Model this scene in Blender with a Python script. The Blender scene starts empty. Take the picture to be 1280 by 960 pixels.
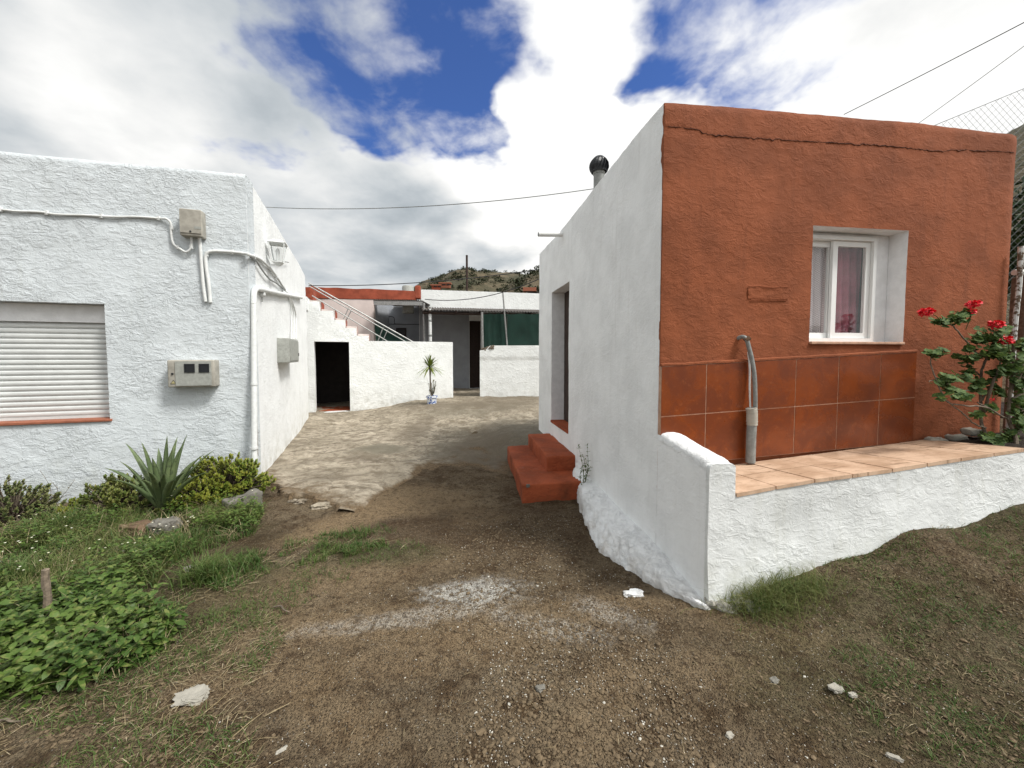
import bpy, bmesh, math, random
import numpy as np
from mathutils import Vector, noise, Matrix
R = math.radians
random.seed(7)
S = bpy.context.scene
COL = S.collection
V = Vector
# ------------------------------------------------------------------ camera
FPX, CX, CY, PITCH, EYE = 480.0, 640.0, 467.0, R(2.6), 1.5
cam_d = bpy.data.cameras.new('camera'); cam = bpy.data.objects.new('camera', cam_d); COL.objects.link(cam)
cam.location = (0, 0, EYE); cam.rotation_euler = (R(90) - PITCH, 0, 0)
cam_d.sensor_width = 36; cam_d.lens = FPX / 1280 * 36; cam_d.shift_y = (CY - 480) / 1280.0
cam_d.clip_start = 0.05; cam_d.clip_end = 6000
S.camera = cam
def ray(px, py):
    a = (px - CX) / FPX; b = (CY - py) / FPX
    f = V((0, math.cos(PITCH), -math.sin(PITCH))); u = V((0, math.sin(PITCH), math.cos(PITCH)))
    return (V((1, 0, 0)) * a + f + u * b)
E0 = V((0, 0, EYE))
def atY(px, py, Y):
    d = ray(px, py); return E0 + d * (Y / d.y)
def atZ(px, py, z):
    d = ray(px, py); return E0 + d * ((z - EYE) / d.z)
def hit(px, py, P, N):
    d = ray(px, py); P = V((P[0], P[1], 0)); N = V((N[0], N[1], 0))
    return E0 + d * ((P - E0).dot(N) / d.dot(N))
# ------------------------------------------------------------------ nodes
class NT:
    def __init__(s, tree): s.t = tree; tree.nodes.clear()
    def n(s, typ, **k):
        nd = s.t.nodes.new(typ)
        for a, v in k.items():
            if a == 'ins':
                for i, val in v.items():
                    if hasattr(val, 'bl_rna') and isinstance(val, bpy.types.NodeSocket): s.t.links.new(val, nd.inputs[i])
                    else: nd.inputs[i].default_value = val
            else: setattr(nd, a, v)
        return nd
    def tex(s, vec, scale, detail=6, rough=.55, dist=0):
        return s.n('ShaderNodeTexNoise', ins={'Vector': vec, 'Scale': scale, 'Detail': detail, 'Roughness': rough, 'Distortion': dist}).outputs['Fac']
    def ramp(s, fac, a, b, lo=0.0, hi=1.0):
        return s.n('ShaderNodeMapRange', interpolation_type='SMOOTHSTEP', ins={0: fac, 1: a, 2: b, 3: lo, 4: hi}).outputs[0]
    def mix(s, fac, a, b, mode='MIX'):
        m = s.n('ShaderNodeMix', data_type='RGBA', blend_type=mode)
        for sock, val in ((m.inputs['Factor'], fac), (m.inputs[6], a), (m.inputs[7], b)):
            if isinstance(val, bpy.types.NodeSocket): s.t.links.new(val, sock)
            else: sock.default_value = val if not isinstance(val, tuple) else (tuple(val) + (1,))[:4]
        return m.outputs[2]
    def m(s, op, a, b=0.0, c=0.0):
        return s.n('ShaderNodeMath', operation=op, ins={0: a, 1: b, 2: c}).outputs[0]
    def vm(s, op, a, b=(0, 0, 0)):
        if op == 'SCALE':
            nd = s.n('ShaderNodeVectorMath', operation=op, ins={0: a}); nd.inputs['Scale'].default_value = .8; return nd.outputs[0]
        nd = s.n('ShaderNodeVectorMath', operation=op, ins={0: a, 1: b})
        return nd.outputs['Value'] if op in ('DOT_PRODUCT', 'LENGTH', 'DISTANCE') else nd.outputs[0]
    def bump(s, h, strength=.5, dist=.01, nrm=None):
        b = s.n('ShaderNodeBump', ins={'Height': h, 'Strength': strength, 'Distance': dist})
        if nrm: s.t.links.new(nrm, b.inputs['Normal'])
        return b.outputs[0]
    def out(s, col, rough=.8, nrm=None, spec=.3, **kw):
        p = s.n('ShaderNodeBsdfPrincipled')
        for k, v in [('Base Color', col), ('Roughness', rough), ('Specular IOR Level', spec)] + list(kw.items()):
            if isinstance(v, bpy.types.NodeSocket): s.t.links.new(v, p.inputs[k])
            else: p.inputs[k].default_value = v if not isinstance(v, tuple) else (tuple(v) + (1,))[:4]
        if nrm: s.t.links.new(nrm, p.inputs['Normal'])
        o = s.n('ShaderNodeOutputMaterial'); s.t.links.new(p.outputs[0], o.inputs[0]); return p
def mat(name):
    m = bpy.data.materials.new(name); m.use_nodes = True; n = NT(m.node_tree)
    n.P = n.n('ShaderNodeTexCoord').outputs['Object']
    n.G = n.n('ShaderNodeNewGeometry').outputs['Position']
    return m, n
def simple(name, col, rough=.7, var=.25, scale=8, bump=.2, bscale=60, bdist=.004, metal=0, col2=None, spec=.3):
    m, n = mat(name)
    f = n.tex(n.G, scale, 6, .6)
    f = n.ramp(f, .3, .7)
    c2 = col2 or tuple(c * (1 - var) for c in col)
    c = n.mix(f, col, c2)
    nr = n.bump(n.tex(n.G, bscale, 4), bump, bdist)
    n.out(c, rough, nr, spec, Metallic=metal)
    return m
def plaster(name, col, dirt, rel=1.0, dirtlo=-.3, dirthi=.7, dirtamt=.5, var=.08, fine=1.0, streak=.15):
    """painted rendered wall: trowel relief in the bump, soil splashes low on the wall, rain streaks"""
    m, n = mat(name)
    sx = n.n('ShaderNodeMapping', ins={'Vector': n.G, 'Scale': (1, 1, 1.25)}).outputs[0]
    a = n.tex(sx, 17, 9, .66, .3); b = n.tex(n.G, 75, 5, .7); c = n.tex(n.G, 3.0, 4)
    rot = n.n('ShaderNodeMapping', ins={'Vector': n.G, 'Rotation': (.5, .9, .4), 'Scale': (1, 1, 1.7)}).outputs[0]
    tr = n.tex(rot, 11, 7, .65, .9)
    patch = n.ramp(n.tex(n.G, 2.4, 3), .38, .62, .45, 1.0)
    h = n.m('ADD', n.m('MULTIPLY', a, 1.5), n.m('MULTIPLY', b, .55 * fine)); h = n.m('ADD', h, n.m('MULTIPLY', n.ramp(tr, .46, .60), .55))
    h = n.m('MULTIPLY', h, patch)
    nr = n.bump(h, .62 * rel, .016)
    z = n.n('ShaderNodeSeparateXYZ', ins={0: n.G}).outputs[2]
    low = n.ramp(z, dirthi, dirtlo)
    d = n.m('MULTIPLY', low, n.ramp(n.tex(n.G, 6, 8, .7), .4, .68))
    st = n.n('ShaderNodeMapping', ins={'Vector': n.G, 'Scale': (9, 9, .7)}).outputs[0]
    sk = n.m('MULTIPLY', n.ramp(n.tex(st, 1.6, 5, .6), .52, .75), streak)
    cc = n.mix(n.ramp(c, .35, .68), col, tuple(v * (1 - var) for v in col))
    cc = n.mix(n.m('MULTIPLY', n.ramp(b, .62, .74), .25), cc, tuple(v * .78 for v in col))
    cc = n.mix(n.m('MULTIPLY', d, dirtamt), cc, dirt)
    cc = n.mix(sk, cc, dirt)
    n.out(cc, .85, nr, .2)
    return m
M = {}
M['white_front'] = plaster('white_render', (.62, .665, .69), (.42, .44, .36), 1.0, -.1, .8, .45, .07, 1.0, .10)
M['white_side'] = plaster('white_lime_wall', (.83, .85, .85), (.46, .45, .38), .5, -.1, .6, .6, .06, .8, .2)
M['white_alley'] = plaster('pale_alley_wall', (.86, .875, .88), (.45, .44, .40), .5, -.2, .3, .4, .1, .8, .12)
M['white_low'] = plaster('white_planter_wall', (.74, .76, .755), (.50, .50, .42), .7, -.1, .55, .8, .12, 1.0, .22)
M['white_far'] = plaster('white_courtyard_wall', (.80, .82, .81), (.40, .39, .34), .8, .0, .9, .6, .06, 1.0, .10)
M['white_thick'] = plaster('thick_white_paint', (.82, .83, .83), (.34, .27, .19), 1.3, -.16, .18, .9, .05, 1.2, .05)
M['orange'] = plaster('terracotta_render', (.275, .085, .036), (.17, .054, .025), .60, 0, 3, .40, .26, 1.2, .40)
M['reveal'] = simple('reveal_paint', (.84, .85, .86), .8, .12, 12, .3)
M['shade_wall'] = simple('porch_shade_grey', (.36, .38, .41), .9, .15, 3, .3)  # shade under the porches put into a grey wall colour
M['red_paint'] = simple('red_parapet_paint', (.36, .085, .045), .85, .35, 5, .5, 40)
M['pink_wall'] = simple('pinkish_wall', (.70, .60, .56), .9, .12, 4, .3)
M['step_red'] = plaster('red_step_paint', (.37, .088, .036), (.13, .075, .045), 1.2, -.3, .2, .6, .35, 1.2, .2)
M['white_metal'] = simple('white_lacquer', (.80, .81, .80), .35, .05, 5, .05, spec=.5)
M['dark_room'] = simple('room_shade', (.035, .03, .028), .9, .3)  # near-black colour carries the shade of the unlit interiors
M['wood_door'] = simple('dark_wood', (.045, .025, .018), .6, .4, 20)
M['grey_box'] = simple('grey_plastic_box', (.36, .37, .34), .6, .25, 25, .15, 90)
M['beige_box'] = simple('weathered_box', (.40, .38, .33), .65, .3, 12, .2, 90)
M['black'] = simple('black_plastic', (.02, .022, .025), .3, .2)
M['pipe_grey'] = simple('grey_pvc', (.25, .26, .25), .45, .3, 30, .15)
M['pipe_white'] = simple('painted_pipe', (.72, .74, .73), .6, .15, 30, .4, 80)
M['steel'] = simple('galvanised_steel', (.34, .34, .33), .45, .35, 20, .1, metal=.5)
M['rust'] = simple('rusty_steel', (.16, .09, .05), .8, .5, 30)
M['terracotta'] = simple('terracotta_sill', (.33, .12, .07), .75, .25, 15)
M['wire'] = simple('cable', (.03, .03, .032), .6, .1)
M['fence_wire'] = simple('fence_wire', (.30, .31, .32), .5, .1, metal=.4)
M['bark'] = simple('grey_bark', (.20, .16, .12), .9, .5, 40, .6, 90)
M['stake'] = simple('weathered_stake', (.24, .19, .14), .9, .5, 40, .7, 80)
M['stone'] = simple('field_stone', (.19, .18, .155), .9, .4, 14, .7, 50, .01)
M['rubble'] = simple('cement_rubble', (.42, .40, .35), .95, .4, 18, .9, 70, .01)
M['stone_white'] = simple('pale_stone', (.36, .34, .29), .9, .25, 20, .6, 60, .006)
M['rock_brown'] = simple('brown_stone', (.17, .11, .07), .9, .4, 14, .7, 50, .01)
M['soil'] = simple('bed_soil', (.035, .025, .018), 1, .4, 25, 1, 60, .02)
M['net'] = simple('green_netting', (.006, .030, .021), .8, .35, 3, .3, 200)
M['roof_metal'] = simple('corrugated_roof', (.16, .14, .12), .6, .5, 10)
M['roof_top'] = simple('roof_screed', (.35, .33, .30), .9, .2)
M['pot'] = None
# leaf materials --------------------------------------------------
def leafmat(name, c1, c2, c3, scale=6, rough=.5, trans=.0):
    m, n = mat(name)
    f = n.tex(n.G, scale, 3, .6); g = n.tex(n.G, scale * 9, 2, .5)
    c = n.mix(n.ramp(f, .35, .65), c1, c2)
    c = n.mix(n.ramp(g, .52, .66), c, c3)
    p = n.out(c, rough, None, .35)
    if trans:
        p.inputs['Transmission Weight'].default_value = 0
        tr = n.n('ShaderNodeBsdfTranslucent'); n.t.links.new(c, tr.inputs[0])
        mx = n.n('ShaderNodeMixShader', ins={0: trans}); o = [x for x in n.t.nodes if x.type == 'OUTPUT_MATERIAL'][0]
        n.t.links.new(p.outputs[0], mx.inputs[1]); n.t.links.new(tr.outputs[0], mx.inputs[2]); n.t.links.new(mx.outputs[0], o.inputs[0])
    return m
M['agave'] = leafmat('agave_leaf', (.09, .13, .055), (.14, .18, .08), (.075, .10, .05), 5, .5)
M['jade'] = leafmat('jade_leaf', (.10, .15, .02), (.19, .21, .03), (.28, .25, .05), 7, .4)
M['jade_dark'] = leafmat('dull_shrub_leaf', (.07, .10, .03), (.13, .14, .05), (.20, .18, .08), 7, .5)
M['grass'] = leafmat('grass_blade', (.05, .105, .018), (.09, .14, .03), (.15, .16, .055), 3, .6, .3)
M['dry'] = leafmat('dry_grass', (.30, .24, .14), (.22, .17, .09), (.42, .36, .24), 5, .8)
M['cover'] = leafmat('cover_leaf', (.05, .10, .018), (.10, .16, .03), (.17, .20, .055), 4, .5, .25)
M['geranium'] = leafmat('geranium_leaf', (.04, .085, .02), (.075, .13, .032), (.15, .20, .05), 9, .75, .25)
M['yucca'] = leafmat('yucca_leaf', (.10, .17, .03), (.20, .24, .05), (.30, .30, .09), 9, .5)
M['tree'] = leafmat('tree_leaf', (.022, .05, .015), (.04, .075, .02), (.07, .09, .03), 1.2, .6)
M['scrub'] = leafmat('hill_scrub', (.035, .045, .02), (.055, .06, .028), (.03, .04, .02), .1, .9)
M['petal'] = leafmat('red_petal', (.75, .010, .03), (.6, .006, .018), (.85, .05, .06), 30, .6)
M['petal_white'] = leafmat('white_petal', (.8, .8, .7), (.75, .75, .6), (.8, .75, .3), 30, .6)
# dirt ----------------------------------------------------------------
def dot_mask(n, x, y, r, soft=.5, sx=1.0, sy=1.0, ang=0.0, wob=.35, wscale=2.2):
    """soft-edged stain round a place on the ground, its outline broken by noise"""
    mp = n.n('ShaderNodeMapping', vector_type='TEXTURE', ins={'Vector': n.G, 'Location': (x, y, 0), 'Rotation': (0, 0, ang), 'Scale': (sx, sy, 1e6)}).outputs[0]
    d = n.vm('LENGTH', mp)
    if not hasattr(n, 'wc'): n.wc = {}
    if wscale not in n.wc: n.wc[wscale] = n.tex(n.G, wscale, 5, .65)
    w = n.wc[wscale]
    d = n.m('ADD', d, n.m('MULTIPLY', n.m('SUBTRACT', w, .5), wob * 4))
    return n.ramp(d, r * (1 + soft), r * (1 - soft))
def dirtmat():
    m, n = mat('dirt_ground')
    big = n.tex(n.G, .9, 5, .6); mid = n.tex(n.G, 5, 8, .7); fin = n.tex(n.G, 55, 6, .7)
    c = n.mix(n.ramp(big, .38, .62), (.142, .105, .064), (.205, .160, .103))
    c = n.mix(n.ramp(mid, .4, .66), c, (.080, .050, .025))
    # darker brown earth by the steps and along the bed
    p = atZ(640, 655, 0)
    c = n.mix(n.m('MULTIPLY', dot_mask(n, p.x, p.y, 1, .4, .95, .55, 0), .6), c, (.062, .036, .018))
    p = atZ(400, 665, 0)
    c = n.mix(n.m('MULTIPLY', dot_mask(n, p.x, p.y, 1, .4, .7, .28, R(20)), .6), c, (.070, .042, .024))
    # worn tan tracks
    for (px, py, sx, sy, an, k) in ((455, 640, .22, .8, R(-35), .9), (520, 618, .7, .45, 0, .7), (600, 640, .3, .2, 0, .4), (500, 830, .9, .12, R(12), .4), (760, 880, .35, .12, R(50), .4), (420, 900, .3, .12, R(-30), .4), (880, 850, .3, .1, 0, .35), (410, 720, .9, .25, R(20), .55), (600, 775, 1.3, .16, R(6), .55), (330, 800, .6, .3, R(30), .35), (930, 790, .5, .16, R(-40), .45)):
        p = atZ(px, py, 0)
        c = n.mix(n.m('MULTIPLY', dot_mask(n, p.x, p.y, 1, .45, sx, sy, an), k), c, (.30, .215, .125))
    # green algae tint on the right and left
    for (px, py, sx, sy, k) in ((1150, 860, .7, .5, .45), (1220, 700, .8, .6, .45), (130, 760, .9, .9, .55), (470, 690, .5, .18, .6)):
        p = atZ(px, py, 0)
        c = n.mix(n.m('MULTIPLY', dot_mask(n, p.x, p.y, 1, .5, sx, sy, 0, .5), k), c, (.045, .055, .020))
    # spilt lime
    for (px, py, sx, sy, an, k) in ((592, 738, .30, .13, R(8), 1.0), (520, 772, .55, .07, R(14), .5), (760, 770, .22, .09, R(-40), .45), (690, 785, .3, .09, R(-20), .45)):
        p = atZ(px, py, 0)
        mk = dot_mask(n, p.x, p.y, 1, .55, sx, sy, an, .5, 9)
        mk = n.m('MULTIPLY', mk, n.ramp(n.tex(n.G, 28, 6, .8), .34, .54))
        c = n.mix(n.m('MULTIPLY', mk, k), c, (.54, .52, .47))
    # grit
    vo = n.n('ShaderNodeTexVoronoi', ins={'Vector': n.G, 'Scale': 75.0, 'Randomness': 1.0})
    g = n.m('MULTIPLY', n.ramp(vo.outputs['Distance'], .30, .2), n.ramp(n.n('ShaderNodeSeparateColor', ins={0: vo.outputs['Color']}).outputs[0], .80, .84))
    c = n.mix(n.m('MULTIPLY', g, .8), c, (.36, .32, .26))
    vo2 = n.n('ShaderNodeTexVoronoi', ins={'Vector': n.G, 'Scale': 130.0, 'Randomness': 1.0})
    c = n.mix(n.m('MULTIPLY', n.ramp(n.n('ShaderNodeSeparateColor', ins={0: vo2.outputs['Color']}).outputs[1], .5, .9), .5), c, (.035, .024, .016))
    c = n.mix(n.ramp(fin, .5, .72, 0, .6), c, (.25, .19, .12)); c = n.mix(n.ramp(n.tex(n.G, 20, 6, .7), .50, .64, 0, .65), c, (.058, .038, .022))
    h = n.m('ADD', n.m('MULTIPLY', fin, .6), n.m('ADD', mid, n.m('MULTIPLY', g, .5)))
    h = n.m('ADD', h, n.m('MULTIPLY', n.ramp(vo2.outputs['Distance'], .5, 0), .5))
    nr = n.bump(h, 1.0, .034)
    n.out(c, .95, nr, .15)
    return m
M['dirt'] = dirtmat()
def concretemat():
    m, n = mat('old_concrete')
    a = n.tex(n.G, 1.3, 6, .65, .6); b = n.tex(n.G, 6, 8, .7, .5); f = n.tex(n.G, 40, 6, .7)
    c = n.mix(n.ramp(a, .36, .62), (.44, .385, .30), (.31, .27, .205))
    c = n.mix(n.ramp(b, .40, .62, 0, .9), c, (.17, .14, .10)); c = n.mix(n.ramp(n.tex(n.G, 17, 8, .75, .3), .5, .66, 0, .6), c, (.12, .098, .07))
    c = n.mix(n.ramp(n.n('ShaderNodeTexVoronoi', feature='DISTANCE_TO_EDGE', ins={'Vector': n.vm('ADD', n.G, n.vm('SCALE', n.n('ShaderNodeTexNoise', ins={'Vector': n.G, 'Scale': 3.0, 'Detail': 5}).outputs['Color'])), 'Scale': .8}).outputs['Distance'], .012, .0, 0, .6), c, (.07, .055, .04))
    mp = n.n('ShaderNodeMapping', ins={'Vector': n.G, 'Rotation': (0, 0, R(55)), 'Scale': (.8, 2.2, 1)}).outputs[0]
    c = n.mix(n.ramp(n.tex(mp, 1.6, 9, .75, .8), .53, .66, 0, .42), c, (.15, .12, .085))
    p = atZ(640, 560, 0)
    c = n.mix(n.m('MULTIPLY', dot_mask(n, p.x, p.y, 1, .5, 1.1, 1.8, R(-10), .5), .75), c, (.13, .115, .088))
    for (px, py, sx, sy, k) in ((475, 560, .35, .3, .85), (560, 640, .5, .4, .6), (600, 520, 1.2, .6, .5), (640, 505, 1.3, 1.2, .6)):
        p = atZ(px, py, .05)
        c = n.mix(n.m('MULTIPLY', dot_mask(n, p.x, p.y, 1, .45, sx, sy, R(20), .5, 3), k), c, (.15, .135, .10))
    for (px, py, sx, sy, k) in ((600, 560, .5, 1.4, .8), (520, 540, .25, .9, .6), (560, 520, 1.2, .5, .6), (455, 575, .3, .2, .6), (640, 512, 1.0, 1.6, .6), (420, 600, .25, .2, .35)):
        p = atZ(px, py, 0); c = n.mix(n.m('MULTIPLY', dot_mask(n, p.x, p.y, 1, .5, sx, sy, 0, .6, 3), k), c, (.13, .105, .075))
    so = n.n('ShaderNodeAttribute', attribute_name='soil').outputs['Fac']; so = n.ramp(n.m('ADD', so, n.m('MULTIPLY', n.m('SUBTRACT', b, .5), 1.4)), .15, .85)
    c = n.mix(n.ramp(f, .55, .8, 0, .4), c, (.5, .45, .36)); c = n.mix(so, c, n.mix(n.ramp(f, .35, .6), (.075, .050, .028), (.17, .12, .07)))
    nr = n.bump(n.m('ADD', n.m('ADD', n.m('MULTIPLY', b, 1.6), n.m('MULTIPLY', n.ramp(n.tex(mp, 1.6, 7, .7, .8), .5, .62), -.35)), n.m('MULTIPLY', f, .5)), .9, .022)
    n.out(c, .9, nr, .2)
    return m
M['concrete'] = concretemat()
def tilemat():
    m, n = mat('glazed_wall_tile')
    f = n.tex(n.G, 5, 7, .65, .5); g = n.tex(n.G, 30, 5, .7)
    c = n.mix(n.ramp(f, .35, .65), (.20, .046, .011), (.135, .030, .008))
    c = n.mix(n.ramp(g, .55, .75, 0, .5), c, (.32, .10, .035))
    n.out(c, n.ramp(f, .3, .7, .20, .36), n.bump(g, .15, .003), .4)
    return m
M['tile'] = tilemat()
M['grout'] = simple('pale_grout', (.55, .34, .24), .9, .3, 20)
def paving():
    m, n = mat('peach_paving_tile'); f = n.tex(n.G, 5, 7, .65, .6)
    c = n.mix(n.ramp(f, .35, .65), (.62, .44, .31), (.44, .29, .19))
    mp = n.n('ShaderNodeMapping', ins={'Vector': n.G, 'Rotation': (0, 0, R(38)), 'Scale': (3, 22, 1)}).outputs[0]
    c = n.mix(n.ramp(n.tex(mp, 1.5, 6, .7, 1.2), .54, .64, 0, .7), c, (.20, .12, .07))
    c = n.mix(n.ramp(n.tex(n.G, 30, 6, .7), .56, .7, 0, .5), c, (.30, .2, .14)); n.out(c, .6, n.bump(f, .2, .004), .35); return m
M['paving_tile'] = paving()
M['paving_joint'] = simple('dark_joint', (.10, .06, .04), .9, .3)
# ------------------------------------------------------------------ object helpers
ORG = {}
def setp(o, label=None, cat=None, group=None, kind=None):
    if label: o['label'] = label
    if cat: o['category'] = cat
    if group: o['group'] = group
    if kind: o['kind'] = kind
    return o
def thing(name, label, cat, loc=(0, 0, 0), group=None):
    o = bpy.data.objects.new(name, None); COL.objects.link(o); o.location = loc; o.empty_display_size = .1
    ORG[o.name] = V(loc); return setp(o, label, cat, group)
class MB:
    def __init__(s): s.v = []; s.f = []; s.m = []
    def add(s, vs, fs, mi=0):
        k = len(s.v); s.v += [tuple(v) for v in vs]; s.f += [tuple(i + k for i in f) for f in fs]; s.m += [mi] * len(fs); return s
    def quad(s, a, b, c, d, mi=0): return s.add([a, b, c, d], [(0, 1, 2, 3)], mi)
    def hexa(s, p, mi=0):   # p: bottom 4 ccw, top 4 ccw
        return s.add(p, [(3, 2, 1, 0), (4, 5, 6, 7), (0, 1, 5, 4), (1, 2, 6, 5), (2, 3, 7, 6), (3, 0, 4, 7)], mi)
    def fbox(s, O, U, W, u0, u1, w0, w1, z0, z1, mi=0):
        """box in a wall frame: along U, out along W, up z"""
        O = V((O[0], O[1], 0)); U = V((U[0], U[1], 0)); W = V((W[0], W[1], 0))
        p = []
        for z in (z0, z1):
            for (u, w) in ((u0, w0), (u1, w0), (u1, w1), (u0, w1)): p.append(O + U * u + W * w + V((0, 0, z)))
        return s.hexa(p, mi)
    def tube(s, pts, r, n=8, mi=0, caps=True):
        pts = [V(p) for p in pts]; k0 = len(s.v); N = len(pts)
        rr = r if isinstance(r, (list, tuple)) else [r] * N
        prev = None
        for i, p in enumerate(pts):
            t = (pts[min(i + 1, N - 1)] - pts[max(i - 1, 0)]).normalized()
            a = prev if prev is not None else (V((0, 0, 1)) if abs(t.z) < .9 else V((1, 0, 0)))
            x = (a - t * a.dot(t)).normalized(); prev = x; y = t.cross(x)
            for j in range(n):
                an = 2 * math.pi * j / n
                s.v.append(tuple(p + (x * math.cos(an) + y * math.sin(an)) * rr[i]))
        for i in range(N - 1):
            for j in range(n):
                a = k0 + i * n + j; b = k0 + i * n + (j + 1) % n
                s.f.append((a, b, b + n, a + n)); s.m.append(mi)
        if caps:
            s.f.append(tuple(k0 + j for j in range(n))[::-1]); s.m.append(mi)
            s.f.append(tuple(k0 + (N - 1) * n + j for j in range(n))); s.m.append(mi)
        return s
    def lathe(s, c, prof, n=20, mi=0):
        c = V(c); k0 = len(s.v)
        for (r, z) in prof:
            for j in range(n):
                an = 2 * math.pi * j / n; s.v.append((c.x + r * math.cos(an), c.y + r * math.sin(an), c.z + z))
        for i in range(len(prof) - 1):
            for j in range(n):
                a = k0 + i * n + j; b = k0 + i * n + (j + 1) % n
                s.f.append((a, b, b + n, a + n)); s.m.append(mi)
        return s
    def soft(s, p, r=.02, sub=3, amp=.004, ns=9, mi=0):
        """a hexahedron with worn rounded edges"""
        bm = bmesh.new(); vs = [bm.verts.new(q) for q in p]
        for f in [(3, 2, 1, 0), (4, 5, 6, 7), (0, 1, 5, 4), (1, 2, 6, 5), (2, 3, 7, 6), (3, 0, 4, 7)]: bm.faces.new([vs[i] for i in f])
        bmesh.ops.subdivide_edges(bm, edges=bm.edges[:], cuts=sub, use_grid_fill=True)
        sharp = [e for e in bm.edges if len(e.link_faces) == 2 and e.calc_face_angle() > .6]
        bmesh.ops.bevel(bm, geom=sharp, offset=r, segments=3, affect='EDGES', profile=.5, clamp_overlap=True)
        bmesh.ops.subdivide_edges(bm, edges=[e for e in bm.edges if e.calc_length() > r * 2.5], cuts=1, use_grid_fill=True)
        bm.normal_update()
        for v in bm.verts: v.co += v.normal * amp * noise.fractal(v.co * ns, .8, 2, 3)
        bm.verts.index_update()
        s.add([v.co.copy() for v in bm.verts], [[v.index for v in f.verts] for f in bm.faces], mi); bm.free(); return s
    def leaf(s, p, d, nrm, L, W, droop=.2, mi=0, seg=2):
        d = V(d).normalized(); side = d.cross(V(nrm)); side = side.normalized() if side.length > 1e-4 else V((1, 0, 0)); n = side.cross(d)
        prof = {1: [(0, .3), (1, 0)], 2: [(0, .12), (.5, 1), (1, .05)], 3: [(0, .3), (.35, 1), (.7, .8), (1, .04)]}[seg]
        k = len(s.v)
        for t, w in prof:
            c = V(p) + d * (L * t) - V((0, 0, 1)) * (droop * L * t * t)
            s.v.append(tuple(c - side * W * w * .5 + n * W * w * .12)); s.v.append(tuple(c + side * W * w * .5 + n * W * w * .12))
        for i in range(len(prof) - 1):
            a = k + 2 * i; s.f.append((a, a + 1, a + 3, a + 2)); s.m.append(mi)
        return s
    def obj(s, name, mats, parent=None, smooth=True, angle=40, loc=None, **props):
        me = bpy.data.meshes.new(name)
        o = bpy.data.objects.new(name, me); COL.objects.link(o)
        if parent is not None: og = ORG[parent.name]; o.parent = parent
        elif loc is not None: og = V(loc); o.location = loc
        else: og = V((0, 0, 0))
        me.from_pydata([(a - og.x, b - og.y, c - og.z) for a, b, c in s.v], [], s.f)
        if not isinstance(mats, (list, tuple)): mats = [mats]
        for m in mats: me.materials.append(m)
        me.polygons.foreach_set('material_index', s.m)
        if smooth:
            me.polygons.foreach_set('use_smooth', [True] * len(s.f))
            if angle: me.set_sharp_from_angle(angle=R(angle))
        me.validate(); me.update()
        ORG[o.name] = og
        return setp(o, **props)
def breaks(lst, cell):
    lst = sorted(set(round(x, 5) for x in lst)); out = [lst[0]]
    for a, b in zip(lst, lst[1:]):
        k = max(1, int(math.ceil((b - a) / cell)))
        out += [a + (b - a) * i / k for i in range(1, k + 1)]
    return out
def wall(O, U, W, u0, u1, zb, ztop, thick, holes=(), cell=.1, disp=None, zshift=None, mb=None, uedges=(), zcut=None):
    """solid wall along U from plan point O, outer face towards W; slots: 0 outer, 1 inner, 2 hole reveals, 3 ends"""
    mb = mb or MB()
    O = V((O[0], O[1], 0)); U = V((U[0], U[1], 0)).normalized(); W = V((W[0], W[1], 0)).normalized()
    if not callable(ztop): zt = ztop; ztop = lambda u: zt
    zc = max([h[3] for h in holes] + [zb]) + .03
    if zcut is not None: zc = zcut
    us = breaks([u0, u1] + [h[0] for h in holes] + [h[1] for h in holes] + list(uedges), cell)
    zl = breaks([zb, zc] + [h[2] for h in holes] + [h[3] for h in holes], cell)
    nt = max(2, int(math.ceil((max(ztop(u0), ztop(u1)) - zc) / cell)))
    nz = len(zl) + nt; nu = len(us)
    def zz(u, j):
        if j < len(zl): z = zl[j]
        else: z = zc + (ztop(u) - zc) * (j - len(zl) + 1) / nt
        if zshift: z += zshift(u, z)
        return z
    k = len(mb.v)
    for i, u in enumerate(us):
        for j in range(nz):
            z = zz(u, j); d = disp(u, z) if disp else 0
            mb.v.append(tuple(O + U * u + W * d + V((0, 0, z))))
    k2 = len(mb.v)
    for i, u in enumerate(us):
        for j in range(nz): mb.v.append(tuple(O + U * u - W * thick + V((0, 0, zz(u, j)))))
    def inhole(i, j):
        if i < 0 or j < 0 or i >= nu - 1 or j >= nz - 1: return 'out'
        uc = (us[i] + us[i + 1]) / 2
        if j >= len(zl) - 1: return ''
        zc_ = (zl[j] + zl[j + 1]) / 2
        for h in holes:
            if h[0] < uc < h[1] and h[2] < zc_ < h[3]: return 'hole'
        return ''
    A = lambda i, j: k + i * nz + j
    B = lambda i, j: k2 + i * nz + j
    flip = U.cross(V((0, 0, 1))).dot(W) < 0
    def face(q, mi):
        mb.f.append(tuple(q[::-1]) if flip else tuple(q)); mb.m.append(mi)
    for i in range(nu - 1):
        for j in range(nz - 1):
            if inhole(i, j): continue
            face((A(i, j), A(i + 1, j), A(i + 1, j + 1), A(i, j + 1)), 0)
            face((B(i, j + 1), B(i + 1, j + 1), B(i + 1, j), B(i, j)), 1)
            for (di, dj, a, b) in ((0, -1, (i, j), (i + 1, j)), (0, 1, (i + 1, j + 1), (i, j + 1)), (-1, 0, (i, j + 1), (i, j)), (1, 0, (i + 1, j), (i + 1, j + 1))):
                t = inhole(i + di, j + dj)
                if t: face((A(*b), A(*a), B(*a), B(*b)), 2 if t == 'hole' else 3)
    return mb
def fb(x, y, z, s, o=4): return noise.fractal(V((x * s, y * s, z * s)), .9, 2.1, o)
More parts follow.
